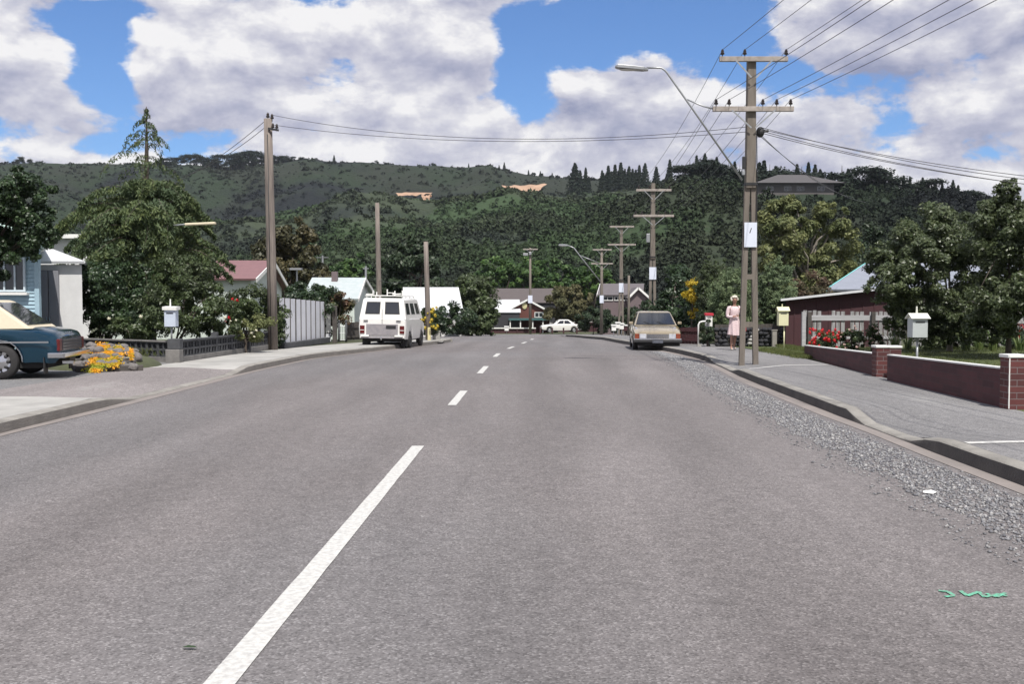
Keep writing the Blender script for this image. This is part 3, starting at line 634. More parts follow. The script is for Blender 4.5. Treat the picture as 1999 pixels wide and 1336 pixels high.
# ---- two broad garden trees behind the brick wall
x, y = gc(1853, 29.5)
tree('garden_tree', 'loose green tree behind the low brick wall, above the grey letterbox', 'tree', x, y,
     [lob(1720, 1900, 430, 560, 28.5), lob(1760, 1905, 400, 530, 29.5), lob(1700, 1800, 515, 600, 28), lob(1735, 1850, 540, 640, 28.5), lob(1800, 1935, 560, 660, 29), lob(1690, 1760, 480, 560, 28.6), lob(1850, 1960, 470, 600, 29.5), lob(1780, 1900, 590, 672, 28.8), lob(1725, 1800, 590, 660, 28.5)],
     110000, .048, LM['apple'], M['bark_pale'], 2.6, .08, 101, sub=.24, nl=12, aspect=.6, fill=.3, cover=1.9)
x, y = gc(1968, 25.5)
tree('garden_tree', 'big glossy leaved tree nearest the camera at the right end of the lawn', 'tree', x, y,
     [lob(1880, 2020, 395, 540, 25.5), lob(1930, 2110, 400, 600, 25.5), lob(1900, 2040, 520, 650, 25), lob(1940, 1995, 345, 440, 25.5), lob(1885, 1990, 590, 668, 25.3), lob(2030, 2200, 430, 640, 26)],
     110000, .046, LM['apple'], M['bark'], 3.2, .07, 105, sub=.22, nl=10, aspect=.6, fill=.3, cover=1.9)
# ---- dark leafy tree at the left edge
x, y = gc(-28, 22)
tree('street_tree', 'dark glossy tree hanging over the blue boarded house at the left edge', 'tree', x, y,
     [lob(-90, 85, 350, 520, 22), lob(-40, 95, 330, 430, 22), lob(-140, 30, 430, 560, 22), lob(30, 108, 380, 500, 22)], 70000, .042, LM['deep'], M['bark'], 2.2, .06, 111, sub=.2, nl=12, aspect=.6, fill=.35)

# ---- the tall cedar: drooping branches in loose tiers
def cedar(x, y, H, seed):
    z0 = g(y) + PT; t = thing('cedar_tree', 'tall cedar with a thin bare leader and drooping layered branches in the left garden', 'tree', (x, y, z0)); rr = random.Random(seed)
    b = MB(); tp = [Vector((x, y, z0 - .1)), Vector((x + .03, y, z0 + H * .4)), Vector((x - .04, y, z0 + H * .62)), Vector((x + .02, y, z0 + H * .8)), Vector((x + .03, y, z0 + H))]
    b.tube(tp, [.24, .17, .10, .06, .012], 9); P = []; Nn = []; S = []
    def tpos(f):
        z = z0 + H * f; return Vector((x + float(np.interp(f, [0, .4, .62, .8, 1], [0, .03, -.04, .02, .03])), y, z))
    tiers = []
    for f in np.arange(.12, .68, .040): tiers.append((f, float(np.interp(f, [.1, .3, .52, .615, .66, .69], [2.1, 2.5, 2.6, 2.15, 1.5, 1.0])), rr.randint(6, 8), 1.15))
    tiers += [(.775, 1.3, 4, .55), (.80, .6, 2, .5), (.84, .5, 2, .5), (.875, 1.0, 4, .5), (.90, .4, 2, .5), (.935, .36, 3, .5), (.96, .2, 3, .5), (.985, .1, 3, .6)]
    for (f, Lb, nb, dens) in tiers:
        a0 = rr.uniform(0, 6.28)
        for k in range(nb):
            a = a0 + 6.283 * k / nb + rr.uniform(-.35, .35); L = Lb * (rr.uniform(.6, 1.15) if f < .68 else rr.uniform(.45, 1.25)); s = tpos(f + rr.uniform(-.008, .008)); dr = Vector((math.cos(a), math.sin(a), 0)); pts = []
            rise = rr.uniform(.05, .22) if f < .7 else rr.uniform(-.05, .30)
            for i in range(9):
                q = i / 8; pts.append(s + dr * L * q + Vector((0, 0, L * (rise * math.sin(q * 2.6) - (.30 if f < .7 else .55) * q ** 2.6))) + Vector((-dr.y, dr.x, 0)) * L * .06 * math.sin(q * 5 + k))
            b.tube(pts, [max(.006, .020 * (1 - f) * L * (1 - i / 8.5)) for i in range(9)], 4, cap=False)
            m_ = int(300 * L * dens) if f < .68 else int(230 * L * dens + 20)
            for j in range(m_):
                q = rr.random() ** .7; i = min(7, int(q * 8)); p = pts[i].lerp(pts[i + 1], q * 8 - i); w = L * .20 * math.sin(math.pi * min(1, q * .9 + .1)) + .03; off = rr.uniform(-w, w)
                p = p + Vector((-dr.y, dr.x, 0)) * off + Vector((0, 0, -abs(off) * .35 - rr.random() ** 1.6 * (.20 if f < .7 else .15))); P.append(tuple(p)); Nn.append((dr.x * .3, dr.y * .3, .8)); S.append(.080 if f < .7 else .055)
    b.build('trunk', M['bark'], t, smooth=True)
    leafmesh('needles', np.array(P), np.array(Nn), np.array(S), LM['cedar'], t, seed, aspect=.30, jit=.6, hang=.9)
x, y = gc(291, 31); cedar(x, y, zat(208, 31) - g(31) - PT, 121)
# ---- shrubs round the cedar
def shrub(name, label, cat, px, d, lobes, n, leaf, m, seed, sub=.28, group=None, **kw):
    x, y = gc(px, d); return tree(name, label, cat, x, y, lobes, n, leaf, m, kw.pop('bark', M['bark']), kw.pop('th', .5), kw.pop('tr', .05), seed, sub=sub, group=group, nl=kw.pop('nl', 6), crown='foliage', trunkname='stem', **kw)
shrub('garden_shrub', 'large dark green shrub by the white wall, left under the cedar', 'shrub', 195, 28.5, [lob(128, 255, 500, 640, 28.5), lob(150, 250, 520, 600, 28), lob(190, 300, 560, 662, 28)], 15000, .045, LM['deep'], 131)
shrub('garden_shrub', 'olive green bushy shrub standing behind the letterbox pillar', 'shrub', 345, 27.5, [lob(290, 415, 490, 600, 28), lob(270, 360, 560, 665, 27), lob(340, 450, 560, 650, 27.5), lob(370, 440, 510, 600, 28)], 20000, .042, LM['mid'], 135)
shrub('garden_shrub', 'dark inner shrub between the cedar trunk and the olive shrub', 'shrub', 270, 28.3, [lob(215, 330, 555, 665, 28.3), lob(230, 330, 480, 590, 29.2)], 12000, .045, LM['deep'], 139)
shrub('garden_shrub', 'broad leafy green shrub between the wooden pole and the olive shrub', 'shrub', 480, 32, [lob(425, 545, 545, 640, 32), lob(500, 560, 590, 668, 32), lob(440, 520, 560, 665, 33)], 15000, .05, LM['mid'], 143)
def flowers(parent, centres, r, m, n, seed, leaf=.035):
    rgn = np.random.default_rng(seed); P = unit(rgn.normal(size=(n, 3))) * r * .75 * rgn.random((n, 1)) ** .4; o = leafmesh('bloom', P, P * 9 + np.array([0, -.4, .5]), leaf * .62, m, parent, seed, aspect=.8, world=False); w = wloc(parent)
    for i, c in enumerate(centres):
        if i: o = o.copy(); link(o, parent)
        o.location = Vector(c) - w; s = rgn.uniform(.6, 1.15); o.scale = (s, s, s)
def pts_px(px0, px1, py0, py1, d, n, seed):
    rr = random.Random(seed); return [tuple(at(rr.uniform(px0, px1), rr.uniform(py0, py1), d + rr.uniform(-.4, .4))) for _ in range(n)]
t = shrub('rose_bush', 'straggly rose bush with red blooms left of the wooden pole', 'rose bush', 425, 28.3, [lob(395, 470, 590, 665, 28.3)], 5000, .04, LM['mid'], 147); flowers(t, pts_px(405, 470, 585, 630, 28, 9, 1), .06, LM['red'], 26, 5)
t = shrub('rose_bush', 'low bush dotted with pale cream blooms above the dark low wall', 'rose bush', 480, 28.9, [lob(450, 535, 615, 668, 28.9)], 5000, .04, LM['light'], 151); flowers(t, pts_px(410, 500, 615, 660, 28.6, 14, 2), .055, LM['whitefl'], 22, 6)
t = shrub('rose_bush', 'yellow flowered bush left of the letterbox pillar', 'rose bush', 265, 26.2, [lob(225, 300, 610, 662, 26.2)], 4500, .04, LM['mid'], 155); flowers(t, [tuple(at(275, 618, 25.8)), tuple(at(213, 622, 26.0))], .06, LM['whitefl'], 40, 7)
# hedge and tree behind the panel fence
shrub('hedge_bush', 'rounded reddish bush at the far end of the panel fence', 'bush', 652, 41, [lob(620, 686, 565, 645, 41), lob(600, 670, 560, 640, 42)], 12000, .06, LM['redtip'], 161)
shrub('hedge_bush', 'dark green hedge rising above the white panel fence', 'bush', 590, 37.5, [lob(540, 640, 560, 650, 38), lob(560, 665, 548, 620, 40)], 16000, .055, LM['deep'], 165)
shrub('hedge_bush', 'ivy like bush filling the gap between wooden pole and panel fence', 'bush', 541, 32.4, [lob(522, 556, 590, 680, 32.4)], 5000, .05, LM['deep'], 168)
x, y = gc(565, 70)
tree('bronze_tree', 'broad bronze green tree behind the red roofed house', 'tree', x, y, [lob(505, 620, 440, 560, 70), lob(485, 560, 480, 560, 70), lob(560, 645, 490, 570, 70), lob(530, 600, 432, 500, 70)], 24000, .14, LM['bronze'], M['bark'], 3, .2, 171)
shrub('yellow_flowering_shrub', 'yellow flowering shrub beside the short wooden pole and the van', 'shrub', 838, 43.5, [lob(820, 856, 592, 655, 44)], 7000, .06, LM['mid'], 175)
t = bpy.data.objects[CHILD and 'yellow_flowering_shrub'] ; flowers(t, pts_px(822, 856, 596, 642, 43.2, 26, 3), .10, LM['yellow'], 30, 8, .05)
x, y = gc(812, 84)
tree('dark_conifer', 'very dark conifer mass behind the white roofed house', 'tree', x, y, [lob(750, 870, 475, 600, 84), lob(775, 850, 460, 520, 84), lob(745, 800, 520, 610, 84)], 22000, .18, LM['hedge'], M['bark'], 5, .25, 181)
x, y = gc(918, 82)
tree('round_tree', 'big round dark green tree beside the white railed red fence', 'tree', x, y, [lob(868, 968, 545, 650, 82), lob(885, 955, 538, 600, 82), lob(862, 920, 600, 656, 81), lob(900, 972, 590, 656, 81)], 44000, .12, LM['mid'], M['bark'], 2.6, .2, 185, sub=.2, cover=2.4, fill=.8)
shrub('dark_hedge', 'dark bushes before the grey tiled house, left of the gold car', 'hedge', 1222, 86, [lob(1178, 1232, 606, 655, 86), lob(1215, 1280, 596, 655, 86)], 14000, .11, LM['hedge'], 188)
shrub('dark_hedge', 'dark hedge hiding the lower wall of the white roofed house', 'hedge', 860, 70, [lob(806, 860, 604, 655, 70), lob(845, 915, 590, 655, 70), lob(880, 930, 600, 655, 71)], 16000, .09, LM['deep'], 187)
x, y = gc(1085, 112)
tree('willow_tree', 'dry looking straw green willow beside the red brown house', 'tree', x, y, [lob(1062, 1140, 560, 630, 110), lob(1080, 1125, 550, 600, 110), lob(1110, 1160, 575, 632, 110)], 18000, .16, LM['willow'], M['bark'], 3, .2, 189, hang=.8)
shrub('round_shrub', 'low dark rounded shrub right of the white car', 'shrub', 1158, 95.5, [lob(1128, 1192, 604, 648, 95.5)], 9000, .13, LM['hedge'], 193)
for i, (a, b, c, e, d_, lb) in enumerate(((935, 1010, 500, 560, 150, 'bright green tree on the hill foot above the white roof'), (1000, 1075, 505, 565, 152, 'bright green tree behind the fifth pole, above the long brown roof'), (1060, 1130, 510, 575, 150, 'bright green tree below the distant street lamp'), (1120, 1190, 515, 580, 148, 'bright green tree between the fourth and third crossarm poles'), (650, 720, 500, 550, 150, 'bright green tree on the hill foot beyond the teal roofed house'))):
    x, y = gc((a + b) / 2, d_)
    tree('hill_foot_tree', lb, 'tree', x, y, [lob(a, b, c, e, d_), lob(a - 14, a + 40, c + 20, e + 10, d_), lob(b - 40, b + 10, c + 12, e + 10, d_)], 9000, .24, LM['bright'], M['bark'], 4, .3, 201 + i, z0=g(140), group='bright green trees at the foot of the hill')
# ---- right side: conifers, shrubs and trees behind the footpath
for i, (a, b, c, e, d_, lb) in enumerate(((1386, 1476, 528, 688, 37.5, 'tall rounded conifer hedge behind the woman'), (1484, 1548, 512, 690, 38, 'tall rounded conifer right of the double pole'), (1362, 1425, 512, 640, 41, 'conifer behind the red gateway letterbox'))):
    m1 = (a + b) / 2; x, y = gc(m1, d_)
    tree('rounded_conifer', lb, 'conifer', x, y, [lob(a, b, c, c + (e - c) * .75, d_), lob(a, b, c + (e - c) * .25, e + 20, d_)], 60000, .036, [LM['cypress'], LM['cypress'], LM['mid']][i], M['bark'], 1.2, .09, 221 + i, sub=.13, group='rounded conifers along the right footpath', aspect=.4, fill=.88, hang=-.6, cover=3.4)
x, y = gc(1310, 44)
tree('dark_tree', 'dark leafy tree behind the gold car', 'tree', x, y, [lob(1280, 1350, 525, 655, 45), lob(1270, 1330, 570, 668, 44), lob(1330, 1392, 560, 668, 43), lob(1300, 1350, 520, 590, 46)], 24000, .07, LM['deep'], M['bark'], 2, .12, 231)
t = shrub('yellow_leaved_tree', 'slender yellow leaved tree in front of the dark tree', 'tree', 1352, 42, [lob(1338, 1366, 530, 600, 42), lob(1328, 1352, 552, 580, 42), lob(1345, 1362, 580, 625, 42)], 2600, .055, LM['yellow'], 235, sub=.5, th=2.2, tr=.04)
shrub('small_round_bush', 'dark clipped bush inside the white pipe gate', 'bush', 1381, 34.6, [lob(1368, 1396, 628, 674, 34.6)], 5000, .035, LM['hedge'], 238)
x, y = gc(1575, 62)
tree('pale_tree', 'large pale yellow green tree rising behind the maroon shed', 'tree', x, y, [lob(1478, 1590, 395, 560, 62), lob(1570, 1675, 430, 560, 62), lob(1590, 1650, 388, 460, 62), lob(1500, 1570, 380, 470, 62), lob(1520, 1650, 500, 620, 62), lob(1475, 1530, 440, 540, 62)], 42000, .12, LM['light'], M['bark_pale'], 5, .25, 241, nl=20, sub=.26)
shrub('rust_shrub', 'reddish brown shrub behind the left end of the maroon shed', 'shrub', 1580, 40, [lob(1540, 1625, 535, 610, 40), lob(1530, 1590, 560, 650, 40)], 11000, .05, LM['rust'], 245)
shrub('dark_background_tree', 'dark evergreen thicket between pale tree and grey roofed house', 'tree', 1650, 66, [lob(1590, 1720, 480, 600, 68), lob(1640, 1760, 440, 560, 72)], 18000, .12, LM['hedge'], 249, th=3, tr=.2)
# ---- garden bed along the shed: roses, flax
t = shrub('rose_bush', 'bright red rose bush behind the low brick wall beside the white post', 'rose bush', 1605, 28.5, [lob(1580, 1637, 648, 688, 28.5)], 5000, .035, LM['mid'], 251); flowers(t, pts_px(1578, 1638, 640, 688, 28.1, 42, 4), .075, LM['red'], 34, 9, .032)
t = shrub('rose_bush', 'rose bush with a few pale pink blooms next to the red one', 'rose bush', 1662, 29, [lob(1636, 1690, 640, 688, 29)], 6000, .035, LM['mid'], 255); flowers(t, pts_px(1640, 1690, 636, 682, 28.6, 16, 5), .05, LM['pink'], 24, 10, .028)
t = shrub('rose_bush', 'tall thin rose bush with whitish blooms before the board fence', 'rose bush', 1702, 29.3, [lob(1684, 1722, 634, 686, 29.3)], 3500, .035, LM['mid'], 259); flowers(t, pts_px(1688, 1722, 632, 680, 29, 18, 6), .045, LM['pink'], 22, 11, .028)
def flax(label, px, d, n, h, seed, m=None):
    x, y = gc(px, d); z0 = g(y) + PT; rr = random.Random(seed); b = MB()
    for i in range(n):
        a = rr.uniform(0, 6.28); L = h * rr.uniform(.6, 1.1); dr = Vector((math.cos(a), math.sin(a), 0)); out = rr.uniform(.15, .7); s = Vector((-dr.y, dr.x, 0)) * .022; base = Vector((x, y, z0)) + dr * rr.uniform(0, .12); P = []
        for q in (0, .35, .7, .9, 1): c = base + dr * L * out * q ** 1.6 + Vector((0, 0, L * (q - .45 * out * q ** 3))); P += [c - s * (1 - q * .85), c + s * (1 - q * .85)]
        b.add(P, [(2 * j, 2 * j + 1, 2 * j + 3, 2 * j + 2) for j in range(4)])
    o = b.build('flax_plant', m or LM['flax']); tag(o, label, 'plant', 'strap leaved plants in the garden bed'); return o
for i, (px, d, n, h, lb) in enumerate(((1745, 30.5, 34, .85, 'strap leaved plant just left of the white letterbox'), (1772, 31, 30, .7, 'strap leaved plant behind the white letterbox'), (1812, 31, 34, .75, 'strap leaved plant right of the white letterbox'), (1885, 30.5, 40, .8, 'strap leaved plant right of the pale tree trunk'), (1912, 31, 30, .7, 'strap leaved plant between the two garden trees'), (1938, 30, 40, .85, 'strap leaved plant left of the nearer garden tree trunk'), (1990, 30, 40, .8, 'strap leaved plant at the right edge of the lawn'))):
    flax(lb, px, d, n, h, 300 + i)
for i, (px, lb) in enumerate(((1860, 'leafy low shrub behind the pale tree trunk'), (1925, 'leafy low shrub behind the strap leaved plants at right'), (1975, 'leafy low shrub with magenta blooms at the right edge'), (1830, 'leafy low shrub at the foot of the grey paling fence'))):
    t = shrub('bed_shrub', lb, 'shrub', px, 32, [lob(px - 30, px + 32, 640, 684, 32)], 5500, .045, LM['mid'] if i % 2 else LM['deep'], 311 + i, group='low shrubs at the back of the lawn')
    if i == 2: flowers(t, pts_px(1984, 1999, 634, 660, 31.4, 6, 8), .07, LM['red'], 24, 12)

# ---- pines and dark trees on the skyline
def pine_proto(seed, H, wfac, kind):
    rr = random.Random(seed); t = thing('pine_tree', None, 'tree'); b = MB(); b.tube([(0, 0, -1), (0, 0, H * .5), (0, 0, H)], [H * .022, H * .014, .03], 6); b.build('trunk', M['bark'], t, world=False)
    P = []; Nn = []
    if kind == 'spire':
        for i in range(1500):
            f = .12 + .88 * rr.random() ** 1.15; w = H * wfac * (1 - f) ** .8 * (.55 + .45 * abs(math.sin(f * 34 + seed))) + .1; a = rr.uniform(0, 6.28); q = rr.random() ** .5 * w; P.append((q * math.cos(a), q * math.sin(a), H * f - q * .25)); Nn.append((math.cos(a), math.sin(a), .6))
    else:
        cl = [(rr.uniform(-.3, .3) * H * wfac * 2, rr.uniform(-.3, .3) * H * wfac * 2, H * rr.uniform(.35, .9), H * rr.uniform(.10, .2)) for _ in range(16)]
        for c in cl:
            for i in range(110): d = unit(np.array([rr.gauss(0, 1) for _ in range(3)])); q = c[3] * rr.random() ** .4; P.append((c[0] + d[0] * q, c[1] + d[1] * q, c[2] + d[2] * q * .7)); Nn.append(tuple(d + np.array([0, 0, .4])))
    leafmesh('needles', np.array(P), np.array(Nn), H * .028, LM['pine'], t, seed, aspect=.6, jit=.5, world=False); return t
protos = {('spire', k): pine_proto(400 + k, 1.0 * 14, [.20, .25, .17][k], 'spire') for k in range(3)}; protos.update({('round', k): pine_proto(410 + k, 14, [.30, .38, .26][k], 'round') for k in range(3)})
used = set()
def pine(px, ytop, d, kind, var, lb, grp):
    z = float(hz(np.array([px]), np.array([d]))[0]); H = max(4, zat(ytop, d) - z + 0.5); p = protos[(kind, var)]
    if (kind, var) in used: p = copy_tree(p)
    used.add((kind, var)); p.location = ((px - 1000) / FPX * d, d, z - 2.2); H += 1.7; s = H / 14; wd_ = R.uniform(1.0, 1.6) * (1.35 if kind == 'round' else 1); p.scale = (max(s, .5) * wd_, max(s, .5) * wd_, s); p.rotation_euler = (0, 0, R.uniform(0, 6.28)); p['label'] = lb; p['group'] = grp; p['category'] = 'tree'
G1 = ('dark spiky pine in the sparse clump where the ridge dips', 'pines in the clump where the ridge dips')
for px, yt in ((1122, 319), (1132, 333), (1143, 328), (1149, 345)): pine(px, yt, 545, 'spire', R.randint(0, 2), *G1)
G2 = ('dark slender pine in the row left of the second crossarm pole', 'row of slender pines on the ridge')
for px, yt in ((1175, 333), (1187, 324), (1193, 335), (1200, 322), (1206, 334), (1211, 318), (1216, 336), (1219, 330), (1224, 336), (1227, 325), (1231, 338), (1234, 330), (1240, 332), (1182, 340), (1178, 338)): pine(px, yt, 548, 'spire', R.randint(0, 2), *G2)
G3 = ('lone thin pine standing clear against the sky right of the pine row', 'lone pines against the sky')
for px, yt in ((1247, 323), (1258, 319), (1280, 326), (1306, 312), (1300, 340)): pine(px, yt, 540, 'spire', R.choice([0, 1]), *G3)
G4 = ('tree in the big dark stand behind the lamp arm', 'dark stand of trees behind the lamp arm')
for px, yt, k in ((1332, 322, 'round'), (1345, 312, 'round'), (1358, 304, 'spire'), (1366, 308, 'round'), (1374, 300, 'spire'), (1384, 308, 'round'), (1397, 307, 'spire'), (1408, 318, 'round'), (1420, 318, 'round'), (1432, 316, 'spire'), (1442, 322, 'round'), (1352, 322, 'round'), (1390, 320, 'round')): pine(px, yt, 330, k, R.randint(0, 2), *G4)
G5 = ('tree between the main pole and the hilltop house roof', 'trees behind the hilltop house')
for px, yt, k in ((1480, 318, 'spire'), (1489, 314, 'spire'), (1500, 321, 'round'), (1512, 325, 'spire'), (1521, 330, 'round'), (1553, 321, 'spire'), (1562, 325, 'round'), (1575, 318, 'spire'), (1588, 322, 'spire'), (1598, 331, 'spire'), (1620, 336, 'spire')): pine(px, yt, 345, k, R.randint(0, 2), *G5)
G6 = ('dark tree in the long skyline row right of the hilltop house', 'long skyline row of trees at the right')
for px, yt, k in ((1640, 323, 'round'), (1652, 330, 'spire'), (1662, 335, 'round'), (1692, 324, 'round'), (1706, 326, 'round'), (1722, 336, 'spire'), (1735, 337, 'spire'), (1748, 340, 'round'), (1760, 343, 'spire'), (1772, 345, 'spire'), (1785, 350, 'round'), (1797, 347, 'spire'), (1810, 348, 'round'), (1822, 350, 'spire'), (1835, 352, 'spire'), (1846, 358, 'round'), (1856, 352, 'spire'), (1866, 362, 'spire'), (1885, 370, 'round'), (1675, 345, 'round'), (1900, 374, 'round'), (1925, 376, 'round'), (1950, 380, 'round')): pine(px, yt, 315, k, R.randint(0, 2), *G6)
G7 = ('rounded dark tree in the ridge clump just right of the cedar top', 'ridge trees between the cedar and the wooden pole')
for px, yt in ((318, 308), (332, 305), (345, 303), (358, 302), (370, 300), (383, 298), (396, 299), (408, 302), (420, 305), (430, 300)): pine(px, yt, 880, 'round', R.randint(0, 2), *G7)
G8 = ('rounded dark tree on the ridge behind the top of the wooden pole', 'ridge trees behind the wooden pole')
for px, yt in ((455, 300), (466, 298), (478, 296), (490, 294), (502, 293), (514, 296), (526, 299), (540, 300), (552, 299), (562, 300), (575, 305), (590, 307)): pine(px, yt, 880, 'round', R.randint(0, 2), *G8)
G9 = ('tiny dot like tree on the bare left end of the ridge', 'tiny trees at the left end of the ridge')
for px, yt in ((40, 308), (50, 302), (66, 308)): pine(px, yt, 900, 'round', 2, *G9)
G10 = ('small lone conifer dotted on the middle of the far ridge', 'lone conifers dotted on the far ridge')
for px, yt in ((655, 303), (916, 320), (985, 317), (1032, 332), (1055, 334), (1078, 338), (975, 335)): pine(px, yt, 890, 'spire', 0, *G10)
# ------------------------------------------------------------------ buildings
def extrude_house(name, label, E1, PK, E2, vec, zg, wallm, roofm, trimm, cat='house', over=.35, th=.09, extra=None, group=None):
    """gabled house: gable end E1-PK-E2 (eave, peak, eave), swept along vec"""
    E1, PK, E2, vec = Vector(E1), Vector(PK), Vector(E2), Vector(vec); c = (E1 + E2) / 2 + vec / 2; t = thing(name, label, cat, (c.x, c.y, zg), group=group)
    b = MB(); ins = (PK - (E1 + E2) / 2) * 0
    def ring(o): return [Vector((E1.x, E1.y, zg)) + o, E1 + o, PK + o, E2 + o, Vector((E2.x, E2.y, zg)) + o]
    r0, r1 = ring(vec.normalized() * over), ring(vec - vec.normalized() * over)
    b.add(r0 + r1, [(0, 1, 2, 3, 4), (9, 8, 7, 6, 5), (0, 5, 6, 1), (3, 8, 9, 4)]); b.build('wall', wallm, t)
    up = Vector((0, 0, .03)); b = MB()
    for E in (E1, E2):
        d = (E - PK); L = d.length; e = PK + d * (1 + over / L); q = [PK + up, e + up, e + vec + up, PK + vec + up]
        if (q[1] - q[0]).cross(q[2] - q[0]).z < 0: q = q[::-1]
        b.slab(q, th)
    b.build('roof', roofm, t); b = MB()
    o = vec.normalized() * -.03
    for E in (E1, E2):
        d = E - PK; e = PK + d * (1 + over / d.length); b.beam(PK + o + up, e + o + up, .05, .2)
    b.build('barge_board', trimm, t); return t
def window(t, quadc, w, h, frame, ncol=2, name='window', rz=0, depth=.06, f=.07):
    """framed window centred at quadc, facing -Y turned by rz"""
    c = Vector(quadc); ux = Vector((math.cos(rz), math.sin(rz), 0)); n = Vector((math.sin(rz), -math.cos(rz), 0)); b = MB()
    for s in (-1, 1): b.box(c + ux * s * (w / 2 - f / 2) + n * depth / 2, (f, depth, h), rz)
    for s in (-1, 1): b.box(c + Vector((0, 0, s * (h / 2 - f / 2))) + n * depth / 2, (w - 2 * f, depth * .96, f), rz)
    for i in range(1, ncol): b.box(c + ux * (-w / 2 + w * i / ncol) + n * depth / 2, (f * .8, depth * .9, h - 2 * f), rz)
    fr = b.build(name, frame, t); b = MB(); b.box(c + n * .012, (w - 2 * f, .02, h - 2 * f), rz); b.build('pane', M['glass'], fr); return fr
def pm(name, c, **k): 
    M[name] = mat(name, c, k.pop('c2', tuple(x * .85 for x in c)), k.pop('scale', 3), k.pop('rough', .7), k.pop('bump', .1), k.pop('bscale', 20), **k); return M[name]
pm('blue_paint', (.36, .50, .58), c2=(.30, .43, .51)); pm('white_wall', (.66, .66, .66)); pm('pale_green_wall', (.56, .62, .58)); pm('red_iron', (.20, .105, .11), c2=(.16, .085, .09)); pm('white_iron', (.62, .63, .64), c2=(.54, .55, .57), rough=.5, stretch=(1, 6, 1))
pm('teal_iron', (.34, .40, .40), c2=(.44, .47, .48)); pm('brown_tile', (.10, .082, .078), c2=(.075, .062, .06), bump=.5); pm('brown_wall', (.13, .045, .035)); pm('grey_iron', (.24, .26, .31), rough=.5); pm('teal_paint', (.22, .60, .60)); pm('pink_brick', (.15, .115, .12)); pm('grey_tile', (.12, .105, .11)); pm('teal_dark', (.05, .13, .13)); pm('dark_wall', (.035, .035, .04)); pm('green_eave', (.42, .56, .50)); pm('door_grey', (.22, .225, .25)); pm('fence_panel', (.66, .67, .71), c2=(.58, .59, .64)); pm('lamp_cream', (.70, .62, .45)); pm('olive_roof', (.19, .19, .17))

# blue boarded house at the left edge
D = 26.0; xw = gx(76, D); ztop = zat(478, D)
t = thing('boarded_house', 'pale blue weatherboard house at the left edge, behind the blue car', 'house', (xw - 4, D, g(D) + PT)); b = MB(); z0 = g(D) + PT - .1
bd = .10; nb = int((ztop - z0) / bd) + 1
for i in range(nb):
    z = z0 + i * bd; z2 = min(z + bd + .02, ztop)
    for (x0, x1, y0, y1) in ((xw - 12, xw, D, D),): b.add([(x0, D - .045, z), (x1 + .045, D - .045, z), (x1 + .02, D - .012, z2), (x0, D - .012, z2), (x0, D + .02, z), (x1, D + .02, z)], [(0, 1, 2, 3), (4, 5, 1, 0)]); b.add([(xw + .045, D - .045, z), (xw + .045 - 3.2, D + 6, z), (xw + .012 - 3.2, D + 6, z2), (xw + .012, D - .012, z2)], [(0, 1, 2, 3)])
b.prism([(xw - 12, D), (xw, D), (xw - 3.2, D + 6), (xw - 12, D + 6)], z0, ztop); b.build('wall', M['blue_paint'], t)
b = MB(); b.box((xw + .02, D - .02, (z0 + ztop) / 2), (.12, .12, ztop - z0)); b.build('corner_board', M['blue_paint'], t)
xa, xb_ = gx(-26, D), gx(56, D); wz0, wz1 = zat(570, D), zat(503, D)
fr = window(t, ((xa + xb_) / 2, D - .045, (wz0 + wz1) / 2), xb_ - xa, wz1 - wz0, pm('window_blue_white', (.55, .64, .70)), 4, f=.05)
b = MB(); b.box(((xa + xb_) / 2, D - .10, wz0 - .05), (xb_ - xa + .15, .16, .07)); b.build('sill', M['white_paint'], fr)
b = MB(); o_ = .72; rx0, rx1, ry0, ry1 = xw - 12 - o_, xw + o_, D - o_, D + 8 + o_; ry1 = D + 6; P = [(rx0, ry0, ztop), (rx1, ry0, ztop), (rx1 - 3.6, ry1, ztop), (rx0, ry1, ztop)]; P2 = [(p[0], p[1], p[2] + .14) for p in P]; rd = [(xw - 8, D + 3.4, ztop + 1.3), (xw - 4.5, D + 3.4, ztop + 1.3)]
b.add(P + P2 + rd, [(3, 2, 1, 0), (0, 1, 5, 4), (1, 2, 6, 5), (2, 3, 7, 6), (3, 0, 4, 7), (4, 5, 9, 8), (5, 6, 9), (6, 7, 8, 9), (7, 4, 8)]); b.build('roof', M['green_eave'], t)
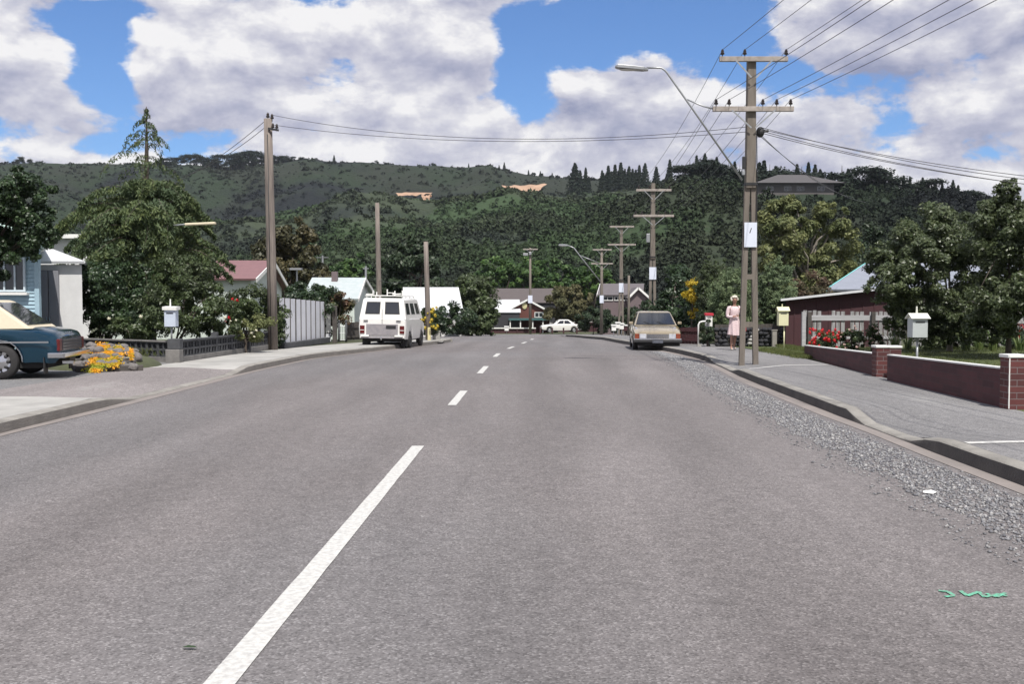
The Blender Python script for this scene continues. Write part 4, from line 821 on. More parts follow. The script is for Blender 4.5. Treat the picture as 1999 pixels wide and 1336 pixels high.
# lean-to beside it with a grey double door
D2 = 26.75; x0, x1 = gx(74, D2), gx(163, D2); zt = zat(517, D2); z0 = g(D2) + PT - .1
t = thing('white_annex', 'white annexe with grey double doors and white sloping roof behind the blue house', 'annexe', ((x0 + x1) / 2, D2, z0)); b = MB(); b.prism([(x0, D2), (x1, D2), (x1 - 2, D2 + 4), (x0 - 2, D2 + 4)], z0, zt); b.build('wall', M['white_wall'], t)
b = MB(); b.slab([(x0 - .3, D2 - .16, zt + .02), (x1 + .14, D2 - .16, zt + .02), (x0 - .35, D2 + 1.6, zt + .46)], .07); b.slab([(x1 + .14, D2 - .16, zt + .02), (x1 - 1.2, D2 + 3.2, zt + .02), (x0 - .35, D2 + 1.6, zt + .46)], .07); b.build('roof', M['white_iron'], t)
for k, (p0, p1) in enumerate(((79, 98), (100, 119))):
    xa, xb_ = gx(p0, D2), gx(p1, D2); zc = zat(528, D2); b = MB(); b.box(((xa + xb_) / 2, D2 - .03, (z0 + .1 + zc) / 2), (xb_ - xa, .06, zc - z0 - .1)); dr = b.build('door', M['door_grey'], t)
    for (zz, hh) in ((zc - .45, .5), (zc - 1.1, .5), (zc - 1.75, .45)):
        b = MB(); b.box(((xa + xb_) / 2, D2 - .066, zz), ((xb_ - xa) * .7, .012, hh)); b.build('door_panel', M['door_grey'] if zz > zc - 1.5 else M['white_wall'], dr)
    b = MB(); b.box((xb_ - .03 if k == 0 else xa + .03, D2 - .08, z0 + 1.1), (.02, .05, .12)); b.build('handle', M['chrome'], dr)
# white house further back
D3 = 40; x0, x1 = gx(96, D3), gx(178, D3); z0 = g(D3); z1 = zat(464, D3)
t = thing('white_house', 'white walled house glimpsed between the annexe and the cedar', 'house', ((x0 + x1) / 2, D3, z0)); b = MB(); b.prism([(x0 - 6, D3), (x1, D3), (x1 - 2.5, D3 + 5), (x0 - 6, D3 + 5)], z0, z1); b.build('wall', M['white_wall'], t)
b = MB(); b.prism([(x0 - 6.2, D3 - .35), (x1 + .1, D3 - .35), (x1 - 2.6, D3 + 5.2), (x0 - 6.2, D3 + 5.2)], z1, z1 + .12); b.build('roof', M['olive_roof'], t); b = MB(); b.box(((x0 + x1) / 2 - 3, D3 - .37, z1 + .03), (x1 - x0 + 6, .03, .16)); b.build('fascia', M['white_paint'], t)
# red roofed house
t = extrude_house('red_roofed_house', 'house with a faded red iron roof and pale gable behind the wooden pole', at(503, 545, 50), at(534, 513, 53), at(562, 563, 56), (-7.5, -.5, 0), g(52), M['pale_green_wall'], M['red_iron'], M['white_paint'])
# teal roofed house
t = extrude_house('green_roofed_house', 'low house with a pale green white roof left of the van', at(700, 585, 58), at(713, 546, 62), at(729, 572, 66), (-3.2, -.5, 0), g(60), M['pale_green_wall'], M['teal_iron'], M['white_paint'], over=.25)
b = MB(); p = at(692, 540, 61); b.box((p.x - 1.2, p.y, p.z - .2), (.35, .35, 1.0)); b.build('chimney', M['pink_brick'], t)
# white roofed house
t = extrude_house('white_roofed_house', 'house under a big plain white roof behind the short wooden pole', at(789, 612, 72), at(788, 564, 78), at(788, 600, 84), (4.3, -.0, 0), g(75), M['white_wall'], M['white_iron'], M['white_paint'], over=.15)
# brown house across the cross street
d_ = 114; zg = g(114)
t = extrude_house('brown_gabled_house', 'red brown house with white edged gable facing down the street', at(983, 610, d_), at(1030, 586, d_), at(1074, 610, d_), (0, 9, 0), zg, M['brown_wall'], M['brown_tile'], M['white_paint'], over=.3)
window(t, at(1052, 615, d_ + .25), 1.0, .62, M['white_paint'], 2)
b = MB(); p = at(1024, 597, d_ + .22); b.ball(p, (.3, .06, .42), 12, 8); b.build('gable_ornament', M['cream_paint'], t)
b = MB(); a_ = at(993, 624, d_ - 2.2); c_ = at(1077, 624, d_ - 2.2); b.box(((a_.x + c_.x) / 2, d_ - .8, a_.z), (c_.x - a_.x, 2.6, .2)); b.build('porch_roof', M['teal_dark'], t)
for px in (996, 1016, 1040, 1060, 1074):
    b = MB(); p = at(px, 624, d_ - 1.9); b.box((p.x, p.y, (p.z - .12 + zg) / 2), (.12, .12, p.z - .12 - zg)); b.build('porch_post', M['white_paint'], t)
extrude_house('white_roofed_wing', 'low dark house with bright white roof beside the brown gabled house', at(958, 611, d_ - 1), at(958, 587, d_ + 4), at(958, 600, d_ + 9), tuple(Vector((gx(1014, d_ + 4) - gx(958, d_ + 4), 0, 0))), zg, M['dark_wall'], M['white_iron'], M['white_paint'], over=.12)
extrude_house('long_roofed_house', 'house with a long brown tiled roof behind the brown gabled house', at(955, 592, 128), at(957, 565, 134), at(957, 580, 140), (9.2, 0, 0), g(134), M['dark_wall'], M['brown_tile'], M['brown_wall'], over=.2)
# grey tiled house right of centre
d_ = 100
t = extrude_house('grey_tiled_house', 'house with a grey brown tiled roof and pinkish lower storey beyond the poles', at(1166, 577, d_), at(1172, 556, d_ + 5), at(1178, 572, d_ + 10), (4.6, 0, 0), g(d_), M['pink_brick'], M['grey_tile'], M['white_paint'], over=.3)
for px, w_ in ((1186, 1.1), (1206, .7), (1222, .7)): window(t, at(px, 583, d_ + .27 - .3), w_, .45, M['white_paint'], 2)
extrude_house('white_gabled_house', 'small house with white edged dark gable just left of the second crossarm pole', at(1230, 579, d_ - 2), at(1246, 563, d_ - 2), at(1264, 579, d_ - 2), (0, 7, 0), g(d_), M['pink_brick'], M['grey_tile'], M['white_paint'], over=.3)
# grey roofed house with turquoise barge at the right
E1 = at(1608, 566, 44); PK = at(1694, 519, 50)
t = extrude_house('grey_roofed_house', 'house with a blue grey roof and turquoise edge above the maroon shed', at(1618, 567, 46), at(1690, 519, 50), at(1700, 560, 54), (8, -1, 0), g(48), M['dark_board'], M['grey_iron'], M['teal_paint'], over=.3)
# hilltop house
d_ = 303; zt = zat(358, d_)
t = thing('hilltop_house', 'long low grey house with shallow hipped roof on the hilltop', 'house', ((1550 - 1000) / FPX * d_, d_, zt - 6)); b = MB(); x0, x1 = (1478 - 1000) / FPX * d_, (1625 - 1000) / FPX * d_
b.box(((x0 + x1) / 2, d_ + 4, zt - 4), (x1 - x0, 8, 8)); b.build('wall', pm('grey_brown_wall', (.10, .092, .09)), t)
b = MB(); q = [(x0 - 1.6, d_ - 1.6, zt), (x1 + 3, d_ - 1.6, zt), (x1 + 3, d_ + 9.6, zt), (x0 - 1.6, d_ + 9.6, zt)]; rz1 = zat(340, d_ + 4); b.add(q + [(x0 + 7, d_ + 4, rz1 - .2), (x0 + 15, d_ + 4, rz1 - .2)], [(3, 2, 1, 0), (0, 1, 5, 4), (1, 2, 5), (2, 3, 4, 5), (3, 0, 4)]); b.build('roof', pm('slate', (.075, .07, .072)), t)
for px in (1500, 1535, 1560, 1600): window(t, ((px - 1000) / FPX * d_, d_ - .01, zt - 1.6), 2.2, 1.3, M['galv'], 2)
# maroon shed and what stands before it
D = 34; x0, x1 = gx(1533, D), gx(1745, D); zl, zr = zat(588, D), zat(564, D); zg = g(D) + PT - .1
t = thing('maroon_shed', 'maroon lean-to shed with a white sloping roof edge behind the board fence', 'shed', ((x0 + x1) / 2, D, zg)); b = MB()
b.prism([(x0, D), (x1, D), (x1 + 1.4, D + 5), (x0 + 1.4, D + 5)], zg, [zl, zr, zr, zl]); b.build('wall', M['maroon'], t); b = MB(); o_ = .25
b.slab([(x0 - o_, D - .3, zl + .0), (x1 + .1, D - .3, zr + .03), (x1 + 1.5, D + 5.2, zr + .03), (x0 - o_ + 1.45, D + 5.2, zl + .0)], .075); b.build('roof', M['white_iron'], t)
for k in range(9):
    b = MB(); xx = x0 + .3 + k * (x1 - x0 - .6) / 8; b.box((xx, D - .012, (zg + zl) / 2), (.03, .02, zl - zg - .06)); b.build('batten', M['maroon'], t)
def palings(name, label, xa, ya, xb, yb, h0, h1, w, gap, m, cat='fence', rails=((.3, .1), (1.0, .12)), railm=None, posts=0, postm=None, skip=(), rnd=.03, zb=None, railside=-1):
    L = math.hypot(xb - xa, yb - ya); dx, dy = (xb - xa) / L, (yb - ya) / L; rz = math.atan2(dy, dx); zg = (g((ya + yb) / 2) + PT) if zb is None else zb; rr = random.Random(int(xa * 100))
    t = thing(name, label, cat, ((xa + xb) / 2, (ya + yb) / 2, zg)); n = int(L / (w + gap)); b = MB()
    for i in range(n):
        if i in skip: continue
        s = (i + .5) * (w + gap); h = h0 + (h1 - h0) * s / L + rr.uniform(-rnd, rnd); b.box((xa + dx * s, ya + dy * s, zg + .04 + h / 2), (w, .02, h - .04), rz)
    b.build('palings', m, t); nx, ny = dy * railside * -1, -dx * railside * -1
    for (hh, rw) in rails: b = MB(); b.beam((xa + nx * .028, ya + ny * .028, zg + hh), (xb + nx * .028, yb + ny * .028, zg + hh), .035, rw); b.build('rail', railm or m, t)
    for k in range(posts): b = MB(); s = L * k / (posts - 1); b.box((xa + dx * s + nx * .09, ya + dy * s + ny * .09, zg + max(h0, h1) / 2), (.11, .09, max(h0, h1)), rz); b.build('post', postm or m, t)
    return t
D = 32.6; t = palings('board_fence', 'weathered grey paling fence with a wide white top rail before the maroon shed', gx(1566, D), D, gx(1765, D), D, 1.22, 1.18, .12, .035, M['grey_board'], rails=((.35, .08), (1.0, .17)), railm=pm('pale_board', (.46, .46, .48), c2=(.33, .33, .34), stretch=(.6, 5, 5)), posts=0, skip=(4, 5, 9, 13), rnd=.02)
for px, m in ((1566, M['pale_board']), (1577, M['dark_board']), (1701, M['dark_board']), (1748, M['dark_board'])):
    b = MB(); hgt = 1.2; b.box((gx(px, D), D - .12, g(D) + PT + hgt / 2), (.12, .10, hgt)); b.build('post', m, t)
D = 33.2; palings('paling_fence', 'low grey paling fence seen under the garden trees at right', gx(1775, D), D, gx(2150, D), D, 1.0, 1.0, .11, .03, M['grey_board'], rails=((.3, .08), (.85, .08)), rnd=.03)
D = 36.5; palings('red_fence', 'low dark red paling fence right of the gold car', gx(1318, D), D, gx(1366, D - .6), D - .6, .62, .66, .12, .012, M['maroon'], rails=((.2, .07), (.55, .07)), rnd=.01, zb=g(D) + .12)
palings('dark_panel_fence', 'dark boarded fence behind the stone wall and the woman', gx(1395, 36), 36, gx(1540, 35.4), 35.4, .75, .78, .15, .01, M['dark_board'], rails=((.2, .07), (.6, .07)), rnd=.01, zb=g(36) + .12)
# dark stone wall behind the woman: individual stones in a bed
b = MB(); D = 34.6; rr = random.Random(5); x0, x1 = gx(1398, D), gx(1550, D)
for row in range(5):
    x = x0 + rr.uniform(0, .15)
    while x < x1:
        if not (gx(1512, D) < x < gx(1524, D)):
            w = rr.uniform(.13, .26); b.ball((x, D + rr.uniform(-.05, .05), g(D) + .20 + row * .13), (w * .62, .16, .085), 8, 5)
        else: w = .2
        x += w
b.build('stone_wall', mat('dark_stones', (.018, .018, .022), (.036, .037, .042), 2.5, .9, .6, 14), smooth=True); o = bpy.data.objects['stone_wall']; tag(o, 'low wall of dark stones behind the woman and the double pole', 'wall')
b = MB()
for i, (px, py) in enumerate(((1477, 645), (1472, 651), (1469, 658), (1466, 664), (1464, 671))): b.ball(at(px, py, D - .3), (.10, .08, .06), 8, 6)
o = b.build('stone_edging', M['concrete'], smooth=True); tag(o, 'short leaning stack of pale stones at the gap in the dark wall', 'stones')
b = MB(); p = gx(1511, D - .3); b.box((p, D - .3, g(D) + PT + .27), (.16, .13, .56)); b.box((p, D - .3, g(D) + PT + .57), (.19, .16, .05)); o = b.build('concrete_post', M['kerb'], bevel=.01); tag(o, 'short pale concrete post in the dark stone wall', 'post')

# ---- low brick wall with capped pillars, right
def pillar(x, y, w, h, label, parent=None):
    zb = g(y) + PT - .03; t = thing('brick_pillar', label, 'pillar', (x, y, zb), group='capped brick pillars of the garden wall'); b = MB(); b.box((x, y, zb + h / 2), (w, w, h)); b.build('shaft', M['brick'], t, bevel=.004)
    b = MB(); b.box((x, y, zb + h + .02), (w + .03, w + .03, .045)); b.build('cap', M['white_paint'], t, bevel=.008); return t
P1 = (gx(1975, 13.6), 13.6); P2 = (gx(1718, 19.5), 19.5); P3 = (gx(1746, 20.4), 20.4)
pillar(P1[0], P1[1], .235, .735, 'nearest brick pillar at the right edge, white mortar streak down its corner'); pillar(P2[0], P2[1], .25, .60, 'brick pillar at the gap in the garden wall, beside the footpath'); pillar(P3[0], P3[1] + .1, .25, .55, 'brick pillar set back behind the gap in the garden wall')
o = MB().box((P1[0] - .105, P1[1] - .1215, g(13) + PT + .36), (.013, .008, .70)).build('mortar_streak', M['white_paint'], bpy.data.objects['brick_pillar'])
def wallrun(label, a, b_, h0, h1, th=.11):
    zb = g(a[1]) + PT - .04; t = thing('brick_wall', label, 'wall', ((a[0] + b_[0]) / 2, (a[1] + b_[1]) / 2, zb)); d = Vector((b_[0] - a[0], b_[1] - a[1], 0)).normalized(); n = Vector((-d.y, d.x, 0)) * th / 2; A, B = Vector((a[0], a[1], 0)), Vector((b_[0], b_[1], 0))
    m = MB(); m.prism([(A - n)[:2], (B - n)[:2], (B + n)[:2], (A + n)[:2]], zb, [zb + h0, zb + h1, zb + h1, zb + h0]); m.build('brickwork', M['brick_dark'], t)
    n2 = n * 1.15; m = MB(); m.prism([(A - n2)[:2], (B - n2)[:2], (B + n2)[:2], (A + n2)[:2]], [zb + h0, zb + h1, zb + h1, zb + h0], [zb + h0 + .022, zb + h1 + .022, zb + h1 + .022, zb + h0 + .022]); m.build('coping', M['white_paint'], t); return t
wallrun('low dark red brick wall with white coping between the two roadside pillars', (P1[0] - .03, P1[1] + .12), (gx(1737, 18.6), 18.6), .575, .50)
wallrun('low dark red brick wall running from the gap pillar to the rose bushes', (P2[0], P2[1] + .13), (gx(1574, 26.6), 26.6), .47, .33)

# ---- left garden walls
def block_wall(label, a, b_, h, m, cap, holes=True):
    zb = g(a[1]) + PT - .04; t = thing('block_wall', label, 'wall', ((a[0] + b_[0]) / 2, (a[1] + b_[1]) / 2, zb)); A, B = Vector((a[0], a[1], 0)), Vector((b_[0], b_[1], 0)); d = (B - A).normalized(); L = (B - A).length; rz = math.atan2(d.y, d.x)
    c = (A + B) / 2; q = MB(); q.box((c.x, c.y, zb + h * .14), (L, .16, h * .28), rz); q.build('footing', M['blockpale'], t, bevel=.006)
    q = MB(); n = max(2, int(L / .40)); w = L / n; rows = 2; hh = h * .64 / rows
    for r_ in range(rows):
        for i in range(n):
            cc = A + d * (i + .5) * w; z = zb + h * .28 + hh * (r_ + .5)
            # pierced block: frame plus a ring
            for (ox, oz, sx_, sz_) in ((0, hh * .43, w * .97, hh * .12), (0, -hh * .43, w * .97, hh * .12), (-w * .45, 0, w * .08, hh * .76), (w * .45, 0, w * .08, hh * .76), (0, 0, w * .07, hh * .76)): q.box((cc.x + d.x * ox, cc.y + d.y * ox, z + oz), (sx_, .09, sz_), rz)
            ringp = [(cc.x + d.x * math.cos(a_) * w * .24, cc.y + d.y * math.cos(a_) * w * .24, z + math.sin(a_) * hh * .36) for a_ in [k * math.pi / 5 for k in range(11)]]; q.tube(ringp, .018, 4, cap=False)
            q.box((cc.x - d.y * .03, cc.y + d.x * .03, z), (w * .9, .012, hh * .8), rz)
    q.build('pierced_blocks', m, t); q = MB(); q.box((c.x, c.y, zb + h * .96), (L, .15, h * .07), rz); q.build('coping', cap, t, bevel=.005); return t
pl = (gx(341, 24), 24.0)
block_wall('dark pierced block wall running from the letterbox pillar towards the white annexe', (gx(150, 26.2), 26.2), (pl[0] - .15, 24.15), .56, M['blockwall'], M['blockpale'])
block_wall('dark pierced block wall along the footpath from letterbox pillar to wooden pole', (pl[0] + .03, 24.3), (gx(541, 31.4) - .25, 31.5), .58, M['blockwall'], M['blockwall'])
t = thing('block_pillar', 'short pale block pillar at the corner of the garden wall under the letterbox', 'pillar', (pl[0], pl[1], g(24) + PT)); b = MB(); b.box((pl[0], pl[1], g(24) + PT + .14), (.34, .30, .36)); b.build('lower_block', M['blockpale'], t, bevel=.012); b = MB(); b.box((pl[0] + .02, pl[1] + .01, g(24) + PT + .45), (.30, .27, .25)); b.build('upper_block', M['blockwall'], t, bevel=.012)
for px in (414, 478):
    d_ = float(np.interp(px, [341, 541], [24.2, 31.4])); b = MB(); b.box((gx(px, d_) + .08, d_, g(d_) + PT + .32), (.16, .16, .66)); o = b.build('wall_post', M['blockwall'], bevel=.01); tag(o, 'dark wall post nearer the letterbox pillar' if px == 414 else 'dark wall post nearer the wooden pole', 'post', 'posts of the dark pierced wall')
# panel fence
A = Vector((gx(547, 32.4) - .05, 32.4, 0)); B = Vector((gx(633, 38.0), 38.0, 0)); d = (B - A).normalized(); L = (B - A).length; rz = math.atan2(d.y, d.x); n = 9; w = L / n; zb = g(33) + PT
t = thing('panel_fence', 'tall fence of pale flat panels between dark battens left of the van', 'fence', ((A.x + B.x) / 2, 35, zb)); hA, hB = zat(584, 32.4) - zb, zat(592, 38) - zb
for i in range(n):
    c = A + d * (i + .5) * w; h = hA + (hB - hA) * (i + .5) / n; b = MB(); b.box((c.x, c.y, zb + .1 + h / 2), (w * .92, .03, h - .1), rz); b.build('panel', M['fence_panel'], t)
for i in range(n + 1):
    c = A + d * i * w; h = hA + (hB - hA) * i / n; b = MB(); b.box((c.x, c.y, zb + .05 + h / 2), (w * (.16 if i == 3 else .10), .06, h + .02), rz); b.build('batten', M['dark_board'], t)
b = MB(); c = (A + B) / 2; b.box((c.x + .12, c.y - .02, zb + .08), (L + .1, .22, .2), rz); b.build('footing', M['blockwall'], t, bevel=.01)
p0, p1 = gx(633, 38.3), gx(649, 38.9); t = thing('white_gate', 'plain white gate panel at the end of the pale panel fence', 'gate', ((p0 + p1) / 2, 38.6, zb)); zt = zat(594, 38.6); zm = zat(650, 38.6)
b = MB(); b.box(((p0 + p1) / 2, 38.6, (zt + zm) / 2), (p1 - p0, .04, zt - zm), math.radians(35)); b.build('panel', M['white_paint'], t); b = MB(); b.box(((p0 + p1) / 2, 38.6, (zm + zb) / 2 - .02), (p1 - p0, .035, zm - zb - .04), math.radians(35)); b.build('lower_panel', M['fence_panel'], t); b = MB(); b.box((p0 + .03, 38.5, zb + .6), (.03, .06, .1)); b.build('latch', M['black'], t)
b = MB(); b.box((gx(654, 38.4), 38.4, (zat(597, 38.4) + g(38)) / 2), (.17, .14, zat(597, 38.4) - g(38))); o = b.build('gate_post', M['dark_board'], bevel=.008); tag(o, 'brown wooden gate post beside the white gate panel', 'post')
# low dark fence and small iron gate between the gate post and the van
palings('brown_fence', 'dark brown boarded fence running behind the van', gx(676, 41.5), 41.5, gx(745, 44), 44, .78, .8, .16, .012, M['dark_board'], rails=((.2, .07), (.6, .07)), rnd=.01)
t = thing('iron_gate', 'small grey tubular gate between the gate post and the brown fence', 'gate', (gx(668, 40.3), 40.3, g(40) + PT))
for px in (662, 676): b = MB(); p = gx(px, 40.3); b.tube([(p, 40.3, g(40)), (p, 40.3, g(40) + .95)], .045, 8); b.ball((p, 40.3, g(40) + .98), .06, 8, 6); b.build('post', M['blockwall'], t, smooth=True)
b = MB(); a_, c_ = gx(662, 40.3), gx(676, 40.3)
for hh in (.22, .5, .78): b.tube([(a_, 40.3, g(40) + hh), (c_, 40.3, g(40) + hh)], .014, 6)
for k in range(1, 4): xx = a_ + (c_ - a_) * k / 4; b.tube([(xx, 40.3, g(40) + .22), (xx, 40.3, g(40) + .78)], .01, 6)
b.build('bars', M['galv'], t)
# yellow post and concrete box at the street corner
b = MB(); p = gx(838, 43.2); b.box((p, 43.2, g(43) + PT + .27), (.13, .13, .58)); o = b.build('yellow_post', M['cream_paint'], bevel=.01); tag(o, 'short cream yellow post at the foot of the short wooden pole', 'post')
b = MB(); p = gx(852, 44.2); b.box((p, 44.2, g(44) + PT + .17), (.34, .30, .36)); b.box((p, 44.2, g(44) + PT + .37), (.38, .34, .05)); o = b.build('concrete_box', M['concrete'], bevel=.012); tag(o, 'low concrete service box beside the cream yellow post', 'box')
# white pipe gateway, right
t = thing('pipe_gateway', 'white bent pipe rail beside the clipped bush, left of the woman', 'gateway', (gx(1364, 34.6), 34.6, g(34) + .14)); a_ = gx(1363, 34.6); zt = zat(628, 34.6); zb = g(34) + .12; b = MB(); b.tube([(a_, 34.6, zb), (a_, 34.6, zt - .12), (a_ + .04, 34.6, zt - .03), (a_ + .13, 34.6, zt), (a_ + .42, 34.65, zt + .02)], .028, 8); b.build('pipe', M['white_paint'], t, smooth=True); b = MB(); b.box((a_ + .03, 34.6, zb + .04), (.14, .12, .08)); b.build('foot', M['concrete'], t)

# ---- letterboxes
def letterbox(label, px, d, top, bot, w, dp, body, roofm, rooft='gable', finial=0, post=True, postm=None, postoff=0, zg=None, slot=True):
    x = gx(px, d); zg = g(d) + PT if zg is None else zg; zt, zb = zat(top, d), zat(bot, d); h = zt - zb; t = thing('letterbox', label, 'letterbox', (x, d, zg)); b = MB()
    b.box((x, d, zb + h * .40), (w, dp, h * .80)); bo = b.build('box', body, t, bevel=.004)
    if slot: b = MB(); b.box((x, d - dp / 2 - .004, zb + h * .66), (w * .62, .008, .022)); b.build('slot', M['black'], bo)
    b = MB(); ov = .02 + .06 * w; e = zb + h * .78
    if rooft == 'gable':
        for s in (-1, 1): 
            q = [(x - w / 2 - ov, d, zt), (x + w / 2 + ov, d, zt), (x + w / 2 + ov, d + s * (dp / 2 + ov), e), (x - w / 2 - ov, d + s * (dp / 2 + ov), e)]; b.slab(q if s < 0 else q[::-1], -.015)
        b.add([(x - w / 2 + .005, d - dp / 2, e), (x - w / 2 + .005, d + dp / 2, e), (x - w / 2 + .005, d, zt - .01), (x + w / 2 - .005, d - dp / 2, e), (x + w / 2 - .005, d + dp / 2, e), (x + w / 2 - .005, d, zt - .01)], [(0, 2, 1), (3, 4, 5)])
    else: b.box((x, d, zb + h * .9), (w + 2 * ov, dp + 2 * ov, h * .16), 0, .05, .02)
    b.build('lid', roofm, t)
    if finial: b = MB(); b.tube([(x - .02, d, zt - .02), (x - .02, d, zt + finial)], [.022, .014], 8); b.build('finial', roofm, t)
    if post: b = MB(); b.tube([(x + postoff, d + .0, zg - .05), (x + postoff, d, zb)], .022, 8); b.build('post', postm or M['galv'], t, smooth=True)
    return t
letterbox('white letterbox with a crumpled lid on the corner pillar of the left garden wall', 336, 24, 598, 638, .27, .22, pm('pale_blue_box', (.50, .56, .66)), M['white_paint'], 'flat', .17, zg=g(24) + PT + .56)
letterbox('large pale grey gabled letterbox standing behind the low brick wall', 1789, 18.6, 613, 659, .28, .25, pm('grey_box', (.44, .47, .47)), pm('cream_lid', (.74, .74, .66)), 'gable', .14)
t = letterbox('pale yellow letterbox on a tall thin post before the maroon shed', 1527, 31, 600, 636, .30, .24, pm('pale_yellow', (.72, .70, .46)), M['pale_yellow'], 'gable', .10, postm=M['pale_yellow'], postoff=.05)
letterbox('small red and white letterbox above the clipped bush', 1383, 34.8, 611, 638, .22, .2, M['white_paint'], pm('red_lid', (.5, .03, .05)), 'flat', 0)
for i, (px, tp, lb) in enumerate(((1198, 634, 'white letterbox leftmost of the cluster by the third crossarm pole'), (1206, 629, 'white letterbox second from left in the cluster behind the gold car'), (1213, 631, 'white letterbox third from left in the cluster behind the gold car'), (1220, 634, 'red brown letterbox nearest the gold car in the roadside cluster'))):
    letterbox(lb, px, 60 + i * .7, tp, tp + 12, .26, .25, M['white_paint'] if i < 3 else M['maroon'], M['white_paint'], 'flat', 0, zg=g(60) + .1)
letterbox('white letterbox on a post before the white railed red fence', 989, 101.5, 637, 646, .42, .3, M['white_paint'], M['white_paint'], 'flat', 0, zg=g(101) + .05)

# ---- far fences
d_ = 104; zb = g(d_) + .02; xa, xb_ = gx(700, d_), gx(1046, d_); t = thing('railed_fence', 'low dark red fence with a white top rail along the far cross street', 'fence', ((xa + xb_) / 2, d_, zb)); h = zat(641, d_) - zb; b = MB(); b.box(((xa + xb_) / 2, d_ + .1, zb + h * .46), (xb_ - xa, .06, h * .86)); b.build('boarding', M['maroon'], t); b = MB(); b.box(((xa + xb_) / 2, d_, zb + h), (xb_ - xa, .13, .11)); b.build('top_rail', M['white_paint'], t)
for k, px in enumerate((760, 800, 845, 880, 909, 925, 958, 1010, 1044)): b = MB(); b.box((gx(px, d_), d_ - .02, zb + h * .48), (.13, .13, h * .9)); b.build('post', M['white_paint'] if px in (909, 925) else M['maroon'], t)
d_ = 119; zb = g(d_); xa, xb_ = gx(1037, d_), gx(1200, d_); t = thing('brick_garden_wall', 'dark red garden wall with a pale cap behind the far white car', 'wall', ((xa + xb_) / 2, d_, zb)); h = zat(628, d_) - zb; b = MB(); b.prism([(xa, d_), (xb_, d_), (xb_, d_ + .2), (xa, d_ + .2)], zb, [zb + h * .75, zb + h, zb + h, zb + h * .75]); b.build('brickwork', M['maroon'], t); b = MB(); b.beam((xa, d_ + .1, zb + h * .75 + .05), (xb_, d_ + .1, zb + h + .05), .26, .09); b.build('cap', M['concrete'], t)
for k, px in enumerate((1055, 1078, 1100, 1126)):
    b = MB(); x = gx(px, 103); b.box((x, 103, g(103) + .3), (.16, .14, .62)); b.box((x, 103, g(103) + .62), (.18, .16, .05)); o = b.build('fence_stump', M['maroon'], bevel=.015); tag(o, ['leftmost of the four short red posts before the far white car', 'second of the four short red posts before the far white car', 'third of the four short red posts before the far white car', 'rightmost of the four short red posts before the far white car'][k], 'post', 'short red posts on the far verge')

# ---- rock garden
b = MB(); b.beam((gx(150, 20.8), 20.75, g(20) + PT + .055), (gx(280, 21.2), 21.2, g(20) + PT + .055), .16, .12); o = b.build('timber_edging', M['dark_board'], bevel=.012); tag(o, 'old timber sleeper edging the front of the rock garden', 'sleeper')
bed = MB(); bed.ball((gx(205, 22.6), 22.6, g(22) + PT - .1), (1.25, 1.5, .42), 20, 10); o = bed.build('rock_garden_soil', M['ground'], smooth=True); o['kind'] = 'structure'
rr = random.Random(17); rks = []
def rockmesh(seed):
    bm = bmesh.new(); bmesh.ops.create_icosphere(bm, subdivisions=3, radius=1); rs = random.Random(seed); o3 = Vector((seed * 3.1, 0, 0)); cuts = [Vector((rs.gauss(0, 1), rs.gauss(0, 1), rs.gauss(0, 1))).normalized() for _ in range(9)]
    for v in bm.verts:
        p = v.co.copy()
        for c in cuts:
            q = p.dot(c)
            if q > .72: p -= c * (q - .72)
        v.co = p * (1 + .12 * mnoise.noise(p * 2 + o3))
    me = bpy.data.meshes.new('rock'); bm.to_mesh(me); bm.free(); me.materials.append(M['rock']); me.polygons.foreach_set('use_smooth', [True] * len(me.polygons)); me.set_sharp_from_angle(angle=math.radians(28)); return me
RM = [rockmesh(k) for k in range(5)]
for row, (yy, zz, n) in enumerate(((21.15, .14, 9), (21.6, .27, 9), (22.1, .38, 8), (22.7, .45, 8), (23.4, .42, 6))):
    for k in range(n):
        px = 148 + (270 - 148) * (k + .5) / n + rr.uniform(-4, 4); s = rr.uniform(.085, .165); o = bpy.data.objects.new('rock', RM[rr.randint(0, 4)]); COL.objects.link(o); o.location = (gx(px, yy), yy + rr.uniform(-.1, .1), g(yy) + PT + zz * (1 - .8 * abs((px - 205) / 75) ** 3) - .02); o.scale = (s * rr.uniform(.9, 1.3), s, s * rr.uniform(.6, .9)); o.rotation_euler = (rr.uniform(-.4, .4), rr.uniform(-.4, .4), rr.uniform(0, 6))
        tag(o, 'rough grey garden rock piled in the rock garden beside the driveway', 'rock', 'rocks of the rock garden')
rgn = np.random.default_rng(9); PP = []
for (a_, b2, c_, e_, n) in ((182, 212, 672, 690, 1500), (195, 240, 683, 700, 1600), (178, 205, 690, 718, 1700), (205, 232, 702, 716, 1100), (168, 196, 714, 727, 900), (252, 260, 682, 700, 500), (225, 240, 675, 690, 600)):
    for _ in range(n):
        px = rgn.normal((a_ + b2) / 2, (b2 - a_) / 4); py = rgn.normal((c_ + e_) / 2, (e_ - c_) / 4); d_ = float(np.interp(py, [670, 690, 710, 728], [23.0, 22.0, 21.1, 20.6])) - .12; p = at(px, py, d_); PP.append((p.x, p.y + rgn.normal() * .02, p.z))
PP = np.array(PP); o = leafmesh('orange_ground_cover', PP, np.tile([0, -.5, .8], (len(PP), 1)), .022, LM['orange'], None, 77, aspect=.8); tag(o, 'orange and lime flowering ground cover spilling over the rock garden', 'flowers', kind='stuff')
